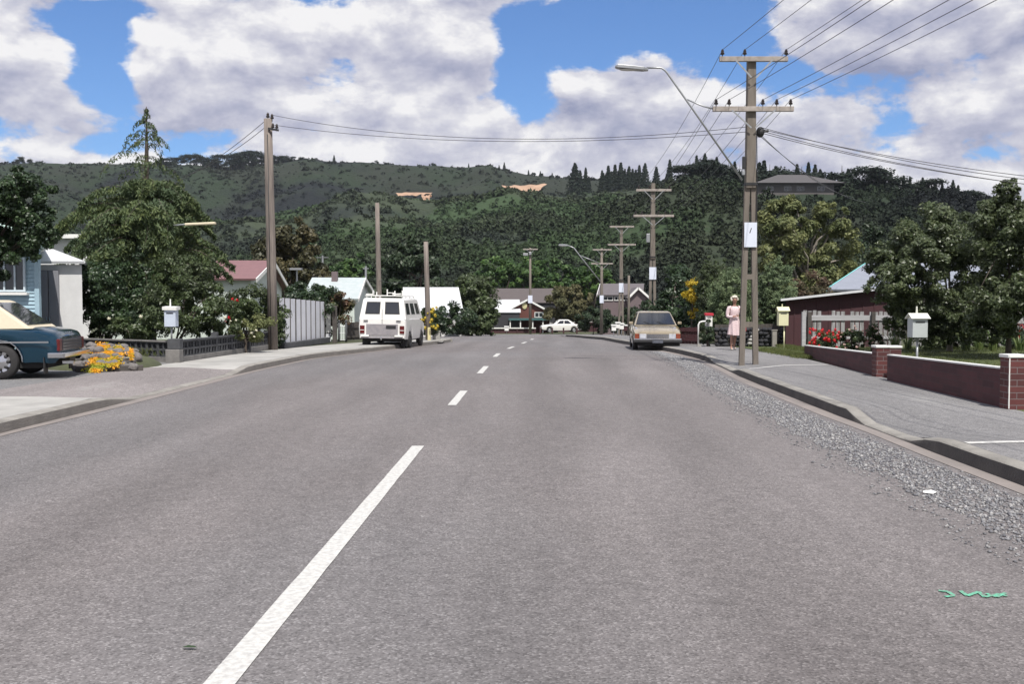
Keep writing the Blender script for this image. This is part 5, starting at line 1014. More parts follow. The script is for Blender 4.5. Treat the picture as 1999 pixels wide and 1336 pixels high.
PP = np.stack([gx(200, 24.6) + rgn.normal(size=5000) * 1.1, 24.9 + rgn.normal(size=5000) * .35, g(24) + PT + .1 + rgn.random(5000) * .22], -1); PP = PP[PP[:, 0] < pl[0] - .3]; o = leafmesh('weedy_grass', PP, np.tile([0, -.5, .3], (len(PP), 1)), .06, LM['grassy'], None, 78, aspect=.12, hang=-1.5); tag(o, 'rough grass and weeds between the rock garden and the dark wall', 'grass', kind='stuff')
# grass tufts along the lawn side of the wall foot and fence foot
PP = []
for _ in range(9000):
    if rgn.random() < .5: y_ = rgn.uniform(25.5, 30); PP.append((xin_r(y_) + rgn.normal(.05, .15), y_, g(y_) + PT + .05))
    else: PP.append((rgn.uniform(gx(1545, 31), gx(1575, 31)), rgn.uniform(29, 33), g(31) + PT + .06))
PP = np.array(PP); o = leafmesh('verge_grass', PP, np.tile([0, -.5, .3], (len(PP), 1)), .055, LM['grassy'], None, 79, aspect=.12, hang=-1.5); tag(o, 'unmown grass at the foot of the shed and brick wall', 'grass', kind='stuff')
# lawn blades (short, uncountable)
n_ = 60000; ly = 14.8 + 17 * rgn.random(n_); lx = np.array([xin_r(y_) for y_ in ly]) + .12 + rgn.random(n_) ** 1.0 * 11; PP = np.stack([lx, ly, np.full(n_, PT + .018)], -1); o = leafmesh('lawn_grass', PP, np.tile([0, -.4, .4], (n_, 1)), .026, LM['grassy'], None, 80, aspect=.16, hang=-1.2); tag(o, 'short dry lawn grass behind the low brick wall', 'grass', kind='stuff')
# ------------------------------------------------------------------ poles, lamps, wires
ARM_UP = (-.74, -.21, .77); ARM_LO = (-.88, -.57, .23, .56, .89)
def insulator(parent, x, y, z, s=1.0):
    b = MB(); b.lathe([(0.012 * s, -.06 * s), (.012 * s, 0.02 * s), (.045 * s, .02 * s), (.05 * s, .05 * s), (.03 * s, .07 * s), (.04 * s, .09 * s), (.028 * s, .12 * s), (.02 * s, .14 * s), (0.001, .15 * s)], (x, y, z), n=10); b.build('insulator', M['porcelain'], parent, smooth=True)
def crossarm(t, x, y, z, w, ins, brace=.45):
    b = MB(); b.box((x, y - .14, z), (w, .09, .115)); a = b.build('crossarm', M['arm_wood'], t, bevel=.006)
    for i in ins: insulator(a, x + i, y - .14, z + .09)
    for s in (-1, 1): b = MB(); b.beam((x + s * w * .27, y - .19, z - .03), (x + s * .05, y - .19, z - brace), .012, .035); b.build('brace', M['galv'], a)
    return a
def double_pole(label, px, d, zg, top, arms, placard, split=None, spread=.17, rungs=(), grp='crossarm poles along the right footpath', wt=.12, plain=False):
    x = gx(px, d, zg); ztop = zat(top, d); t = thing('power_pole', label, 'utility pole', (x, d, zg), group=grp)
    if split:
        zs = zat(split, d); b = MB(); b.prism([(x - .12, d - .11), (x + .12, d - .11), (x + .12, d + .11), (x - .12, d + .11)], zs - .15, ztop)
        for i in range(4, 8): v = b.v[i]; b.v[i] = (x + (v[0] - x) * .82, d + (v[1] - d) * .82, v[2])
        b.build('shaft', M['pole_conc'], t, bevel=.02)
        b = MB(); b.box((x, d, zs - .05), (.27, .25, .06)); b.build('collar', M['black'], t)
        for s in (-1, 1): b = MB(); b.beam((x + s * spread, d, zg - .1), (x + s * .075, d, zs - .08), .105, .13); b.build('leg', M['pole_conc'], t, bevel=.008)
        for py in rungs:
            zz = zat(py, d); q = (zz - zg) / (zs - zg); b = MB(); b.box((x, d, zz), (2 * (spread + (.075 - spread) * q) - .1, .10, .13)); b.build('rung', M['pole_conc'], t, bevel=.006)
    else:
        b = MB(); b.tube([(x, d, zg - .1), (x, d, (zg + ztop) / 2), (x, d, ztop)], [.15, .125, .10], 12); b.build('shaft', M['pole_conc'], t, smooth=True)
    for (py, w, ins) in arms: crossarm(t, x + .02, d, zat(py, d), w, ins)
    if placard:
        z1, z0_ = zat(placard[0], d), zat(placard[1], d); yy = d - (.09 if split else .17); b = MB(); b.box((x, yy, (z0_ + z1) / 2), (placard[2], .012, z1 - z0_)); pc = b.build('placard', M['placard'], t)
        if len(placard) > 3: b = MB(); zc = z1 - (z1 - z0_) * .33; b.beam((x - .022, yy - .0075, zc - .06), (x + .018, yy - .0075, zc + .06), .003, .02); b.build('mark', M['black'], pc)
    return t, x, ztop
p1, x1, zt1 = double_pole('tall double legged pole with lamp arm, two crossarms and white placard, nearest on the right', 1461, 24, g(24) + .13, 111, ((118, 1.62, ARM_UP), (215, 1.92, ARM_LO)), (435, 483, .30, 1), split=356, spread=.17, rungs=(447, 541, 634))
p2, x2, zt2 = double_pole('double legged crossarm pole directly behind the gold car', 1273, 49, g(49) + .12, 358, ((372, 1.72, ARM_UP), (422, 1.98, ARM_LO)), (522, 546, .34), split=500, spread=.15, rungs=(605, 640))
p3, x3, zt3 = double_pole('slim crossarm pole standing between the letterbox cluster and the fourth pole', 1212, 68, g(68) + .1, 441, ((443, 1.65, ()), (478, 1.9, ())), (553, 571, .32), split=545, spread=.15, rungs=(610,))
p4, x4, zt4 = double_pole('crossarm pole with a street lamp arm reaching left over the far road end', 1174, 84, g(84) + .05, 485, ((488, 1.6, ()), (515, 1.85, ())), (577, 592, .34))
p5, x5, zt5 = double_pole('single crossarm pole on the far verge in front of the brown gabled house', 1035, 102.5, g(102) + .05, 484, ((487, 1.5, ()),), (577, 592, .45))
# equipment on the poles
b = MB(); b.ball(at(1484, 258, 24) + Vector((0, .0, 0)), (.10, .12, .13), 10, 8); b.tube([at(1470, 262, 24), at(1500, 255, 24)], .03, 8); b.build('cable_cluster', M['black'], p1)
b = MB(); b.box(at(1452, 318, 23.9), (.07, .09, .30)); b.build('fuse_holder', M['black'], p1, bevel=.01); b = MB(); b.box(at(1451, 338, 23.9), (.06, .08, .09)); b.build('fuse_cap', M['galv'], p1)
b = MB(); b.tube([at(1477, 262, 23.9), at(1478, 356, 23.9), at(1477, 430, 23.9)], .012, 6); b.build('conduit', M['black'], p1)
b = MB(); b.box(at(1265, 465, 48.8), (.16, .16, .42)); b.build('switch_box', M['galv'], p2, bevel=.01)
b = MB(); p = at(1026, 497, 102.3); b.box(p, (.5, .25, .25)); b.box(at(1035, 495, 102.3), (.25, .25, .3)); b.build('transformer', M['galv'], p5, bevel=.02)
def lamp(parent, pts, head, hw, hz_, r=.028, strut=None, stay=None):
    b = MB(); b.tube(pts, r, 8, cap=True); arm = b.build('lamp_arm', M['galv'], parent, smooth=True)
    if stay: b = MB(); b.tube(stay, r * .8, 6); b.build('lamp_stay', M['galv'], parent, smooth=True)
    a, c = Vector(head[0]), Vector(head[1]); d = (c - a).normalized(); L = (c - a).length; s = Vector((0, 1, 0)); u = s.cross(d) * -1; b = MB(); R0 = []
    if u.z < 0: u = -u
    for (q, w, top, bot) in ((0, .55, .3, .25), (.06, .8, .9, .5), (.5, 1, 1, .55), (.85, .85, .85, .5), (1, .35, .45, .4)):
        p = a + d * L * q; R0.append([p + s * hw * w * i + u * hz_ * (top if j > 0 else -bot) * (1 - .35 * abs(i) * (j > 0)) for (i, j) in ((-1, -1), (1, -1), (1, 1), (0, 1.0), (-1, 1))])
    V = [p for r_ in R0 for p in r_]; F = [tuple(range(5)), tuple(reversed(range(20, 25)))] + [(i * 5 + k, i * 5 + (k + 1) % 5, i * 5 + 5 + (k + 1) % 5, i * 5 + 5 + k) for i in range(4) for k in range(5)]
    b.add(V, F); hd = b.build('lamp_head', M['galv'], arm, bevel=.006); b = MB(); p = a + d * L * .42 - u * hz_ * .62; b.ball(p, (L * .30, hw * .7, hz_ * .45), 12, 6); b.build('lens', pm('lamp_lens', (.62, .60, .58), rough=.25), arm, smooth=True); return arm
lamp(p1, [at(1449, 352, 23.9), at(1345, 203, 23.9), at(1303, 143, 23.9), at(1298, 137, 23.9), at(1291, 132.5, 23.9), at(1262, 132, 23.9)], (at(1201, 130, 23.9), at(1265, 136, 23.9)), .13, .065, .024, stay=[at(1341, 194, 23.9), at(1372, 207, 23.9), at(1398, 214, 23.9)])
lamp(p4, [at(1172, 550, 83.8), at(1130, 497, 83.8), at(1120, 484, 83.8), at(1108, 479, 83.8)], (at(1090, 479, 83.8), at(1110, 479.5, 83.8)), .22, .10, .045, stay=[at(1130, 498, 83.8), at(1170, 514, 83.8)])
t = thing('street_lamp', 'street lamp with long cream head poking out of the cedar branches', 'street lamp', (gx(300, 30.6), 30.6, g(30) + PT)); b = MB(); b.tube([(gx(300, 30.6), 30.6, g(30)), (gx(300, 30.6), 30.6, zat(452, 30.6)), at(316, 443, 30), at(364, 438, 28.5)], [.05, .04, .03, .022], 8); b.build('lamp_post', M['galv'], t, smooth=True); b = MB(); b.beam(at(362, 438.5, 28.5), at(421, 436, 28.5), .17, .07); b.build('lamp_head', M['lamp_cream'], t, bevel=.02)
# plain thin pole beside the third
b = MB(); x = gx(1227, 62); b.tube([(x, 62, g(62)), (x, 62, zat(538, 62))], [.09, .07], 10); t = b.build('steel_pole', M['pole_conc'], smooth=True); tag(t, 'thin plain pole with no arms just left of the gold car', 'pole')
# wooden service poles on the left
def wood_pole(label, px, d, top, zg, r0, r1, cap=True, ins=0):
    x = gx(px, d, zg); zt = zat(top, d); t = thing('wooden_pole', label, 'utility pole', (x, d, zg), group='wooden service poles on the left'); b = MB(); pts = [(x, d, zg - .1), (x - .02, d, zg + (zt - zg) * .35), (x - .06, d, zg + (zt - zg) * .7), (x - .09, d, zt)]; b.tube(pts, [r0, r0 * .95, (r0 + r1) / 2, r1], 16); b.build('shaft', M['pole_wood'], t, smooth=True)
    if ins:
        for (ox, oz) in ((-.03, .02), (.10, -.02)): insulator(t, x - .06 + ox, d, zt + oz, 1.2)
        b = MB(); b.beam((x - .05, d - .15, zt - .32), (x + .28, d - .15, zt - .38), .04, .06); br = b.build('bracket', M['black'], t); insulator(br, x + .22, d - .15, zt - .34, 1.1); insulator(br, x + .10, d - .15, zt - .32, 1.1)
        b = MB(); b.tube([(x - .02, d - r0 - .01, zg), (x - .04, d - r0 * .9 - .01, zg + 3), (x - .07, d - r1 - .02, zt - .5)], .014, 6); b.build('cable', M['black'], t, smooth=True)
    return t, x, zt
w1, wx1, wz1_ = wood_pole('tall weathered wooden pole with insulators at the left footpath', 533, 31.2, 232, g(31) + PT, .155, .125, ins=1)
w2, wx2, wz2_ = wood_pole('weathered wooden pole rising directly behind the white van', 741, 55, 396, g(55), .15, .11)
w3, wx3, wz3_ = wood_pole('short weathered wooden pole at the street corner right of the van', 836, 43.4, 472, g(43) + PT, .12, .095)
for (px, d_, tp, bt, lb) in ((631, 75, 499, 560, 'thin far pole with a small bar just right of the bronze tree'), (715, 64, 520, 600, 'thin grey pole left of the wooden pole behind the van')):
    x = gx(px, d_); zt = zat(tp, d_); b = MB(); b.tube([(x, d_, g(d_)), (x, d_, zt)], .07, 8); b.box((x, d_, zt - .15), (.9 if px == 631 else .35, .05, .06)); o = b.build('far_pole', M['galv'], smooth=False); tag(o, lb, 'pole')
for (px0, px1, py, d_) in ((567, 590, 525.5, 68),):
    b = MB(); b.beam(at(px0, py, d_), at(px1, py, d_), .5, .14); q = at((px0 + px1) / 2, py, d_); b.tube([(q.x, q.y + .2, g(d_)), (q.x, q.y + .2, q.z - .05)], .06, 6); o = b.build('far_lamp', M['galv']); tag(o, 'slim pale lamp head showing before the bronze tree', 'street lamp')
# wires
def wire(a, b_, sag, r=.0075, n=22): 
    a, b_ = Vector(a), Vector(b_); return [a.lerp(b_, i / n) - Vector((0, 0, sag * 4 * (i / n) * (1 - i / n))) for i in range(n + 1)]
def wires(label, runs, grp, r=.0075, n=22):
    for k, (a, b_, sag) in enumerate(runs): m = MB(); m.tube(wire(a, b_, sag, n=n), r, 5, cap=False); o = m.build('overhead_wire', M['wire'], smooth=True); tag(o, label, 'wire', grp)
def anchors(x, d, up, lo): return [(x + .02 + i, d - .14, zat(up, d) + .22) for i in ARM_UP], [(x + .02 + i, d - .14, zat(lo, d) + .22) for i in ARM_LO]
u1, l1 = anchors(x1, 24, 118, 215); u2, l2 = anchors(x2, 49, 372, 422); u3, l3 = anchors(x3, 68, 443, 478); u4, l4 = anchors(x4, 84, 488, 515)
pv = Vector((2.35, -46, 0))
wires('overhead wire passing from the top crossarm of the nearest pole over the camera', [(a, Vector(a) + pv + Vector((0, 0, .2)), .55) for a in u1], 'top crossarm wires towards the camera', .0065)
wires('overhead wire passing from the lower crossarm of the nearest pole over the camera', [(a, Vector(a) + pv + Vector((k * .12, 0, .2)), .6) for k, a in enumerate(l1)], 'lower crossarm wires towards the camera', .0065)
wires('overhead wire slanting from the nearest pole to the pole behind the gold car', [(a, c, .35) for a, c in zip(u1 + l1, u2 + l2)], 'wires between the first and second crossarm poles', .0065)
wires('overhead wire between the second and third crossarm poles', [(a, c, .2) for a, c in zip(u2 + l2, u3 + l3)], 'wires between the second and third crossarm poles', .008)
wires('overhead wire between the third and fourth crossarm poles', [(a, c, .15) for a, c in zip(u3 + l3, u4 + l4)], 'wires between the third and fourth crossarm poles', .008)
c1 = at(1476, 256, 24)
wires('long sagging service wire crossing the street from the nearest pole to the wooden pole', [(c1 + Vector((-.1, -.1, .10)), (wx1 + .03, 31.2, wz1_ + .12), .50), (c1 + Vector((-.1, -.1, -.02)), (wx1 + .15, 31.05, wz1_ - .22), .36)], 'service wires across the street', .0075, 30)
wires('service wire running from the wooden pole down behind the cedar', [((wx1 - .08, 31.2, wz1_ + .02), at(300, 372, 44), .3), ((wx1 - .08, 31.1, wz1_ - .22), at(330, 350, 44), .3)], 'service wires behind the cedar', .010)
wires('service wire falling from the nearest pole towards the right edge of the picture', [(c1 + Vector((.1, -.05, .08)), at(2350, 378, 22), .30), (c1 + Vector((.1, -.05, .04)), at(2350, 370, 22.4), .26), (c1 + Vector((.1, -.05, 0)), at(2350, 392, 22), .28), (c1 + Vector((.1, -.05, -.05)), at(2350, 386, 22.4), .30)], 'service wires to the right', .008)
wires('service wire falling from the nearest pole to the grey roofed house', [(c1 + Vector((.1, 0, -.08)), at(1665, 385, 44), .3), (c1 + Vector((.1, 0, -.12)), at(1690, 395, 44), .3)], 'service wires to the grey roofed house', .008)
wires('short service wire between the wooden pole behind the van and the corner pole', [((wx2, 55, zat(548, 55)), (wx3, 43.4, zat(533, 43.4)), .25)], 'wire behind the van', .010)

# ------------------------------------------------------------------ vehicles
def paintmat(name, c, flake=.0, metal=.2, rough=.28, coat=.8): m = mat(name, c, tuple(x * .92 for x in c), 5, rough, 0, metal=metal, coat=coat); return m
def set_sharp(o, ang=32): o.data.polygons.foreach_set('use_smooth', [True] * len(o.data.polygons)); o.data.set_sharp_from_angle(angle=math.radians(ang)); return o
def lerp_st(st_, y):
    for a, b_ in zip(st_, st_[1:]):
        if y <= b_[0]: q = (y - a[0]) / (b_[0] - a[0]); q = max(0, q); return [a[i] + (b_[i] - a[i]) * q for i in range(5)]
    return list(st_[-1])
def hull(t, st_, wheels, ra, wz, m, n=72, name='body'):
    """lofted lower body with real wheel arches. stations (y, half width, sill z, shoulder z, top z)"""
    ys_ = sorted(set([st_[0][0] + (st_[-1][0] - st_[0][0]) * i / n for i in range(n + 1)] + [w + s * ra * math.sin(a) for w in wheels for s in (-1, 1) for a in (1.57, 1.3, 1.0, .6, .3, 0)])); b = MB(); rows = []
    for y in ys_:
        _, w, zl, zs, zt = lerp_st(st_, y)
        for yw in wheels:
            if abs(y - yw) <= ra: zl = max(zl, wz + math.sqrt(max(0, ra * ra - (y - yw) ** 2)))
        H = zs - zl; half = [(w * .955, zl), (w * .985, zl + H * .25), (w, zl + H * .6), (w * .985, zs - .03), (w * .94, zs), (w * .80, zs + (zt - zs) * .55), (w * .5, zs + (zt - zs) * .9), (0, zt)]
        rows.append([(x, y, z) for (x, z) in half] + [(-x, y, z) for (x, z) in reversed(half[:-1])])
    k = len(rows[0]); b.add([p for r_ in rows for p in r_], [(i * k + j, i * k + j + 1, (i + 1) * k + j + 1, (i + 1) * k + j) for i in range(len(rows) - 1) for j in range(k - 1)] + [tuple(range(k)), tuple(reversed(range((len(rows) - 1) * k, len(rows) * k)))])
    o = b.build(name, m, t, world=False); set_sharp(o, 38); return o
def face_q(Q, u0, v0, u1, v1, off=.006, r=0):
    """sub-quad of face Q (bl, br, tr, tl) pushed out along its normal"""
    Q = [Vector(q) for q in Q]; n = (Q[1] - Q[0]).cross(Q[3] - Q[0]).normalized()
    def P(u, v): return (Q[0].lerp(Q[1], u)).lerp(Q[3].lerp(Q[2], u), v) + n * off
    c = .0; return [P(u0, v0), P(u1, v0), P(u1, v1), P(u0, v1)]
def wheel(t, x, y, r, w, rim, hub=.6):
    s = 1 if x > 0 else -1; b = MB(); b.lathe([(r * .62, -w / 2), (r * .93, -w / 2), (r, -w * .36), (r, w * .36), (r * .93, w / 2), (r * .62, w / 2)], (x, y, r), 'X', 28); b.build('wheel', M['tyre'], t, smooth=True, world=False); wh = CHILD[t.name][-1]
    xo = x + s * w * .30; b = MB(); b.lathe([(r * .64, x + s * w * .5 - xo), (r * .60, 0), (r * .30, s * .015), (r * .18, s * .045), (.001, s * .05)], (xo, y, r), 'X', 24); rm_ = b.build('rim', rim, wh, smooth=True, world=False)
    b = MB()
    for k in range(8): a = k * math.pi / 4; b.ball((xo + s * .012, y + math.cos(a) * r * .42, r + math.sin(a) * r * .42), (.012, r * .10, r * .10), 8, 6)
    b.build('rim_slots', M['black'], wh, smooth=True, world=False)
    return wh
def greenhouse(t, yb0, yb1, wb, zb, yt0, yt1, wt, zt, m, name='roof'):
    b = MB(); r = []
    for (y0, y1, w, z) in ((yb0, yb1, wb, zb), (yt0, yt1, wt, zt), (yt0 + .10, yt1 - .10, wt - .09, zt + .035)): r += [(-w, y0, z), (w, y0, z), (w, y1, z), (-w, y1, z)]
    b.add(r, [(0, 1, 5, 4), (1, 2, 6, 5), (2, 3, 7, 6), (3, 0, 4, 7), (4, 5, 9, 8), (5, 6, 10, 9), (6, 7, 11, 10), (7, 4, 8, 11), (8, 9, 10, 11)]); o = b.build(name, m, t, world=False, bevel=.045, seg=4); o.data.polygons.foreach_set('use_smooth', [True] * len(o.data.polygons)); o.data.set_sharp_from_angle(angle=math.radians(50))
    return dict(back=[r[0], r[1], r[5], r[4]], right=[r[1], r[2], r[6], r[5]], front=[r[2], r[3], r[7], r[6]], left=[r[3], r[0], r[4], r[7]])
def pane(t, Q, u0, v0, u1, v1, name='window', off=.004, m=None, frame=None):
    q = face_q(Q, u0, v0, u1, v1, off); par = t
    if frame: b = MB(); f = .02 ; q2 = face_q(Q, u0 - f, v0 - f * 2, u1 + f, v1 + f * 2, off - .002); b.slab(q2, .004); par = b.build('window_frame', frame, t, world=False); 
    b = MB(); b.slab(q if not frame else face_q(Q, u0, v0, u1, v1, off + .003), .004); return b.build(name, m or M['glass'], par, world=False, bevel=.002)
M['lamp_red'] = mat('tail_lamp_red', (.13, .012, .014), (.07, .01, .01), 20, .2); M['lamp_amber'] = mat('amber_lamp', (.26, .06, .025), (.16, .035, .02), 20, .2); M['headlamp'] = mat('headlamp_glass', (.35, .37, .42), (.55, .56, .6), 14, .12, coat=1)
M['under'] = mat('underbody', (.012, .012, .012), (.02, .02, .02), 4, .9); M['car_glass'] = glassmat('car_glass', (.025, .028, .035), .04)

# -- dark teal car, tail towards the road, cut by the left edge of the picture
hd = math.radians(8); C0 = at(105, 690, 18.9); L_ = 4.5
t = thing('blue_car', 'dark teal car with cream vinyl roof parked tail out in the driveway', 'car'); t.rotation_euler = (0, 0, math.radians(90) + hd)      # local +Y = front of the car, pointing left
tx, ty = C0.x, C0.y; ax = Vector((-math.cos(hd), -math.sin(hd), 0)); side = Vector((math.sin(hd), -math.cos(hd), 0))   # nearside = towards camera
t.scale = (1.04, 1.04, 1.06); ctr = Vector((tx, ty, 0)) + ax * (L_ / 2 + .02) - side * .86; t.location = (ctr.x, ctr.y, g(20) + PT)
pb = paintmat('teal_car_paint', (.004, .046, .085), metal=.6, rough=.22); bl = hull(t, [(-2.25, .76, .36, .70, .76), (-2.18, .83, .27, .80, .86), (-1.9, .86, .30, .86, .92), (-1.0, .88, .26, .90, .96), (0, .89, .22, .92, .96), (1.0, .88, .24, .90, .95), (1.7, .86, .26, .84, .92), (2.15, .82, .30, .76, .84), (2.25, .76, .38, .66, .76)], (-1.27, 1.35), .365, .31, pb)
G = greenhouse(t, -1.78, 1.02, .78, .90, -1.08, .32, .62, 1.38, mat('cream_vinyl', (.60, .53, .40), (.52, .46, .35), 40, .8, .3, 160))
pane(t, G['back'], .07, .16, .93, .93, 'rear_window', .006, M['car_glass'], M['chrome']); pane(t, G['front'], .05, .1, .95, .93, 'windscreen', .006, M['car_glass'], M['chrome'])
for k in ('left', 'right'):
    a, b2 = (.42, .72) if k == 'right' else (.28, .58); pane(t, G[k], a, .12, b2, .9, 'window', .005, M['car_glass'], M['chrome']); a, b2 = (.18, .40) if k == 'left' else (.6, .82)
for s in (-1, 1): 
    for y in (-1.27, 1.35): wheel(t, s * .79, y, .31, .19, M['chrome'])
    b = MB(); b.beam((s * .90, -2.12, .66), (s * .905, 2.0, .66), .012, .028); b.build('side_trim', M['chrome'], t, world=False)
    b = MB(); b.box((s * .76, -2.02, .24), (.22, .015, .30)); b.build('mud_flap', M['black'], t, world=False)
    b = MB(); b.tube([(s * .868, -1.27 + .385 * math.cos(a), .31 + .385 * math.sin(a)) for a in [i * math.pi / 12 for i in range(13)]], .012, 6); b.build('arch_trim', M['chrome'], t, world=False)
b = MB(); b.box((0, -2.262, .60), (1.22, .03, .20)); rp = b.build('rear_panel', mat('black_panel', (.03, .03, .04), (.05, .05, .06), 5, .4), t, world=False)
for k in range(4): b = MB(); b.box((0, -2.28, .52 + k * .053), (1.2, .012, .012)); b.build('trim_strip', M['chrome'], rp, world=False)
for s in (-1, 1): b = MB(); b.box((s * .70, -2.235, .60), (.16, .08, .22)); b.build('tail_light', M['lamp_red'], t, world=False, bevel=.015)
b = MB(); b.box((0, -2.33, .42), (1.66, .09, .10)); [b.box((s * .82, -2.22, .42), (.08, .28, .10)) for s in (-1, 1)]; b.build('bumper', M['chrome'], t, world=False, bevel=.02)
b = MB(); b.box((0, -2.27, .32), (.36, .012, .12)); b.build('number_plate', M['black'], t, world=False)
b = MB(); b.box((-.35, -2.3, .27), (.05, .2, .05)); b.build('exhaust_pipe', M['chrome'], t, world=False)
b = MB(); b.box((0, 0, .26), (1.5, 4.1, .14)); b.build('underbody', M['under'], t, world=False)
cu = bpy.data.curves.new('lettering', 'FONT'); cu.body = 'FORD'; cu.size = .085; cu.space_character = 2.6; cu.extrude = .004; cu.align_x = 'CENTER'; tmp = bpy.data.objects.new('tmp', cu); COL.objects.link(tmp); bpy.context.view_layer.update(); lme = bpy.data.meshes.new_from_object(tmp.evaluated_get(bpy.context.evaluated_depsgraph_get())); bpy.data.objects.remove(tmp); lme.materials.clear(); lme.materials.append(M['chrome']); lt = bpy.data.objects.new('lettering', lme); link(lt, t); lt.location = (0, -2.235, .775); lt.rotation_euler = (math.radians(72), 0, 0)

# -- gold car facing the camera, right
t = thing('gold_car', 'gold hatchback car parked at the right kerb facing the camera', 'car', (gx(1276, 36.3), 36.3, g(36.3))); t.rotation_euler = (0, 0, math.pi - math.radians(4.5))
gp_ = paintmat('gold_car_paint', (.43, .36, .25), metal=.4, rough=.22); hull(t, [(-2.1, .74, .40, .74, .80), (-2.0, .80, .30, .84, .90), (-1.2, .83, .26, .88, .93), (0, .84, .22, .88, .92), (.9, .83, .24, .84, .90), (1.7, .81, .28, .74, .80), (2.03, .79, .34, .66, .70), (2.08, .77, .36, .62, .64)], (-1.25, 1.25), .35, .29, gp_)
G = greenhouse(t, -1.95, .98, .76, .87, -1.3, .18, .58, 1.34, gp_); pane(t, G['front'], .055, .09, .945, .90, 'windscreen', .006, M['car_glass'], M['black']); pane(t, G['back'], .07, .12, .93, .9, 'rear_window', .006, M['car_glass'], M['black'])
for k in ('left', 'right'):
    for (a, b2) in ((.12, .42), (.46, .78)): pane(t, G[k], a if k == 'left' else 1 - b2, .12, b2 if k == 'left' else 1 - a, .88, 'window', .005, M['car_glass'], M['black'])
for s in (-1, 1):
    for y in (-1.25, 1.25): wheel(t, s * .73, y, .29, .17, M['galv'])
    b = MB(); b.box((s * .70, 2.075, .53), (.15, .07, .17)); b.build('indicator', M['lamp_amber'], t, world=False, bevel=.01)
    b = MB(); b.box((s * .50, 2.085, .53), (.24, .06, .15)); b.build('headlight', M['headlamp'], t, world=False, bevel=.015)
    b = MB(); b.box((s * .86, .80, .96), (.14, .06, .09)); b.build('wing_mirror', gp_, t, world=False, bevel=.015)
    b = MB(); b.tube([(s * .1, 1.02, .905), (s * .35, .82, .99), (s * .55, .72, 1.02)] if s > 0 else [(-.4, 1.02, .905), (-.1, .82, .99), (.1, .72, 1.02)], .008, 5); b.build('wiper', M['black'], t, world=False)
b = MB(); b.box((0, 2.088, .53), (.74, .03, .15)); gr = b.build('grille', M['chrome'], t, world=False)
for k in range(4): b = MB(); b.box((0, 2.108, .475 + k * .037), (.72, .012, .010)); b.build('grille_bar', M['black'], gr, world=False)
b = MB(); b.box((0, 2.15, .425), (1.62, .10, .05)); bm_ = b.build('bumper', M['chrome'], t, world=False, bevel=.015); b = MB(); b.box((0, 2.15, .355), (1.66, .12, .085)); b.build('bumper_rubber', M['black'], bm_, world=False, bevel=.015); b = MB(); b.box((0, 2.12, .26), (1.4, .05, .10)); b.build('valance', M['under'], t, world=False, bevel=.01)
b = MB(); b.box((0, 2.22, .345), (.36, .012, .10)); b.build('number_plate', mat('plate', (.05, .055, .07), (.14, .15, .18), 60, .4, contrast=2), t, world=False); b = MB(); b.box((0, -.1, .31), (1.2, 3.8, .09)); b.build('underbody', M['under'], t, world=False)

# -- white van, rear towards the camera, left
t = thing('white_van', 'white delivery van with a roof rack parked at the left kerb', 'van', (gx(768, 38.2), 38.2, g(38.2) + .02)); t.scale = (1, 1, .96); t.rotation_euler = (0, math.radians(.8), math.radians(-4.5))
vp = paintmat('white_van_paint', (.80, .79, .76), metal=0, rough=.35, coat=.4); gp2 = mat('van_grey_panel', (.30, .28, .285), (.22, .21, .23), 8, .5)
hull(t, [(-2.1, .84, .42, 1.10, 1.14), (-2.05, .875, .38, 1.14, 1.18), (-1, .89, .34, 1.16, 1.2), (.8, .89, .34, 1.14, 1.2), (1.5, .87, .34, 1.04, 1.12), (2.1, .84, .38, .92, .96), (2.18, .80, .42, .80, .84)], (-1.15, 1.35), .36, .32, vp)
G = greenhouse(t, -2.09, 1.55, .865, 1.12, -1.93, .92, .745, 1.90, vp)
for (u0, u1) in ((.13, .42), (.57, .86)): pane(t, G['back'], u0, .30, u1, .82, 'rear_window', .006, M['car_glass'], M['black'])
pane(t, G['front'], .06, .12, .94, .88, 'windscreen', .006, M['car_glass'], M['black'])
for k in ('left', 'right'):
    for (a, b2) in ((.07, .27), (.36, .58), (.67, .88)): pane(t, G[k], a if k == 'right' else 1 - b2, .26, b2 if k == 'right' else 1 - a, .80, 'window', .005, M['car_glass'])
b = MB(); b.box((0, -2.125, .74), (1.16, .03, .42)); b.build('rear_panel', gp2, t, world=False, bevel=.006)
b = MB(); b.box((0, -2.118, 1.15), (.014, .012, .75)); b.build('door_gap', M['black'], t, world=False)
for s in (-1, 1):
    for y in (-1.15, 1.35): wheel(t, s * .78, y, .32, .19, M['black'])
    b = MB(); b.box((s * .73, -2.105, .74), (.17, .06, .30)); tl = b.build('tail_light', M['lamp_red'], t, world=False, bevel=.01); b = MB(); b.box((s * .73, -2.139, .72), (.16, .008, .02)); b.build('lens_bar', M['white_paint'], tl, world=False)
    b = MB(); b.box((s * .62, -2.17, .50), (.30, .10, .07)); b.build('bumper_corner', M['white_paint'], t, world=False, bevel=.015); b = MB(); b.box((s * .60, -2.125, 1.08), (.16, .03, .03)); b.build('hinge', M['black'], t, world=False)
    b = MB(); b.box((s * .72, -1.6, .22), (.24, .015, .25)); b.build('mud_flap', M['black'], t, world=False)
b = MB(); b.box((.33, -2.146, .84), (.36, .012, .12)); b.build('number_plate', M['black'], t, world=False)
b = MB(); b.box((0, -2.13, .44), (1.5, .09, .06)); b.build('bumper', gp2, t, world=False, bevel=.01); b = MB(); b.tube([(.0, -2.0, .38), (.0, -2.25, .38)], .025, 8); b.ball((0, -2.27, .43), .035, 8, 6); b.build('tow_bar', M['chrome'], t, world=False); b = MB(); b.box((0, 0, .36), (1.5, 3.9, .16)); b.build('underbody', M['under'], t, world=False)
rk = MB()
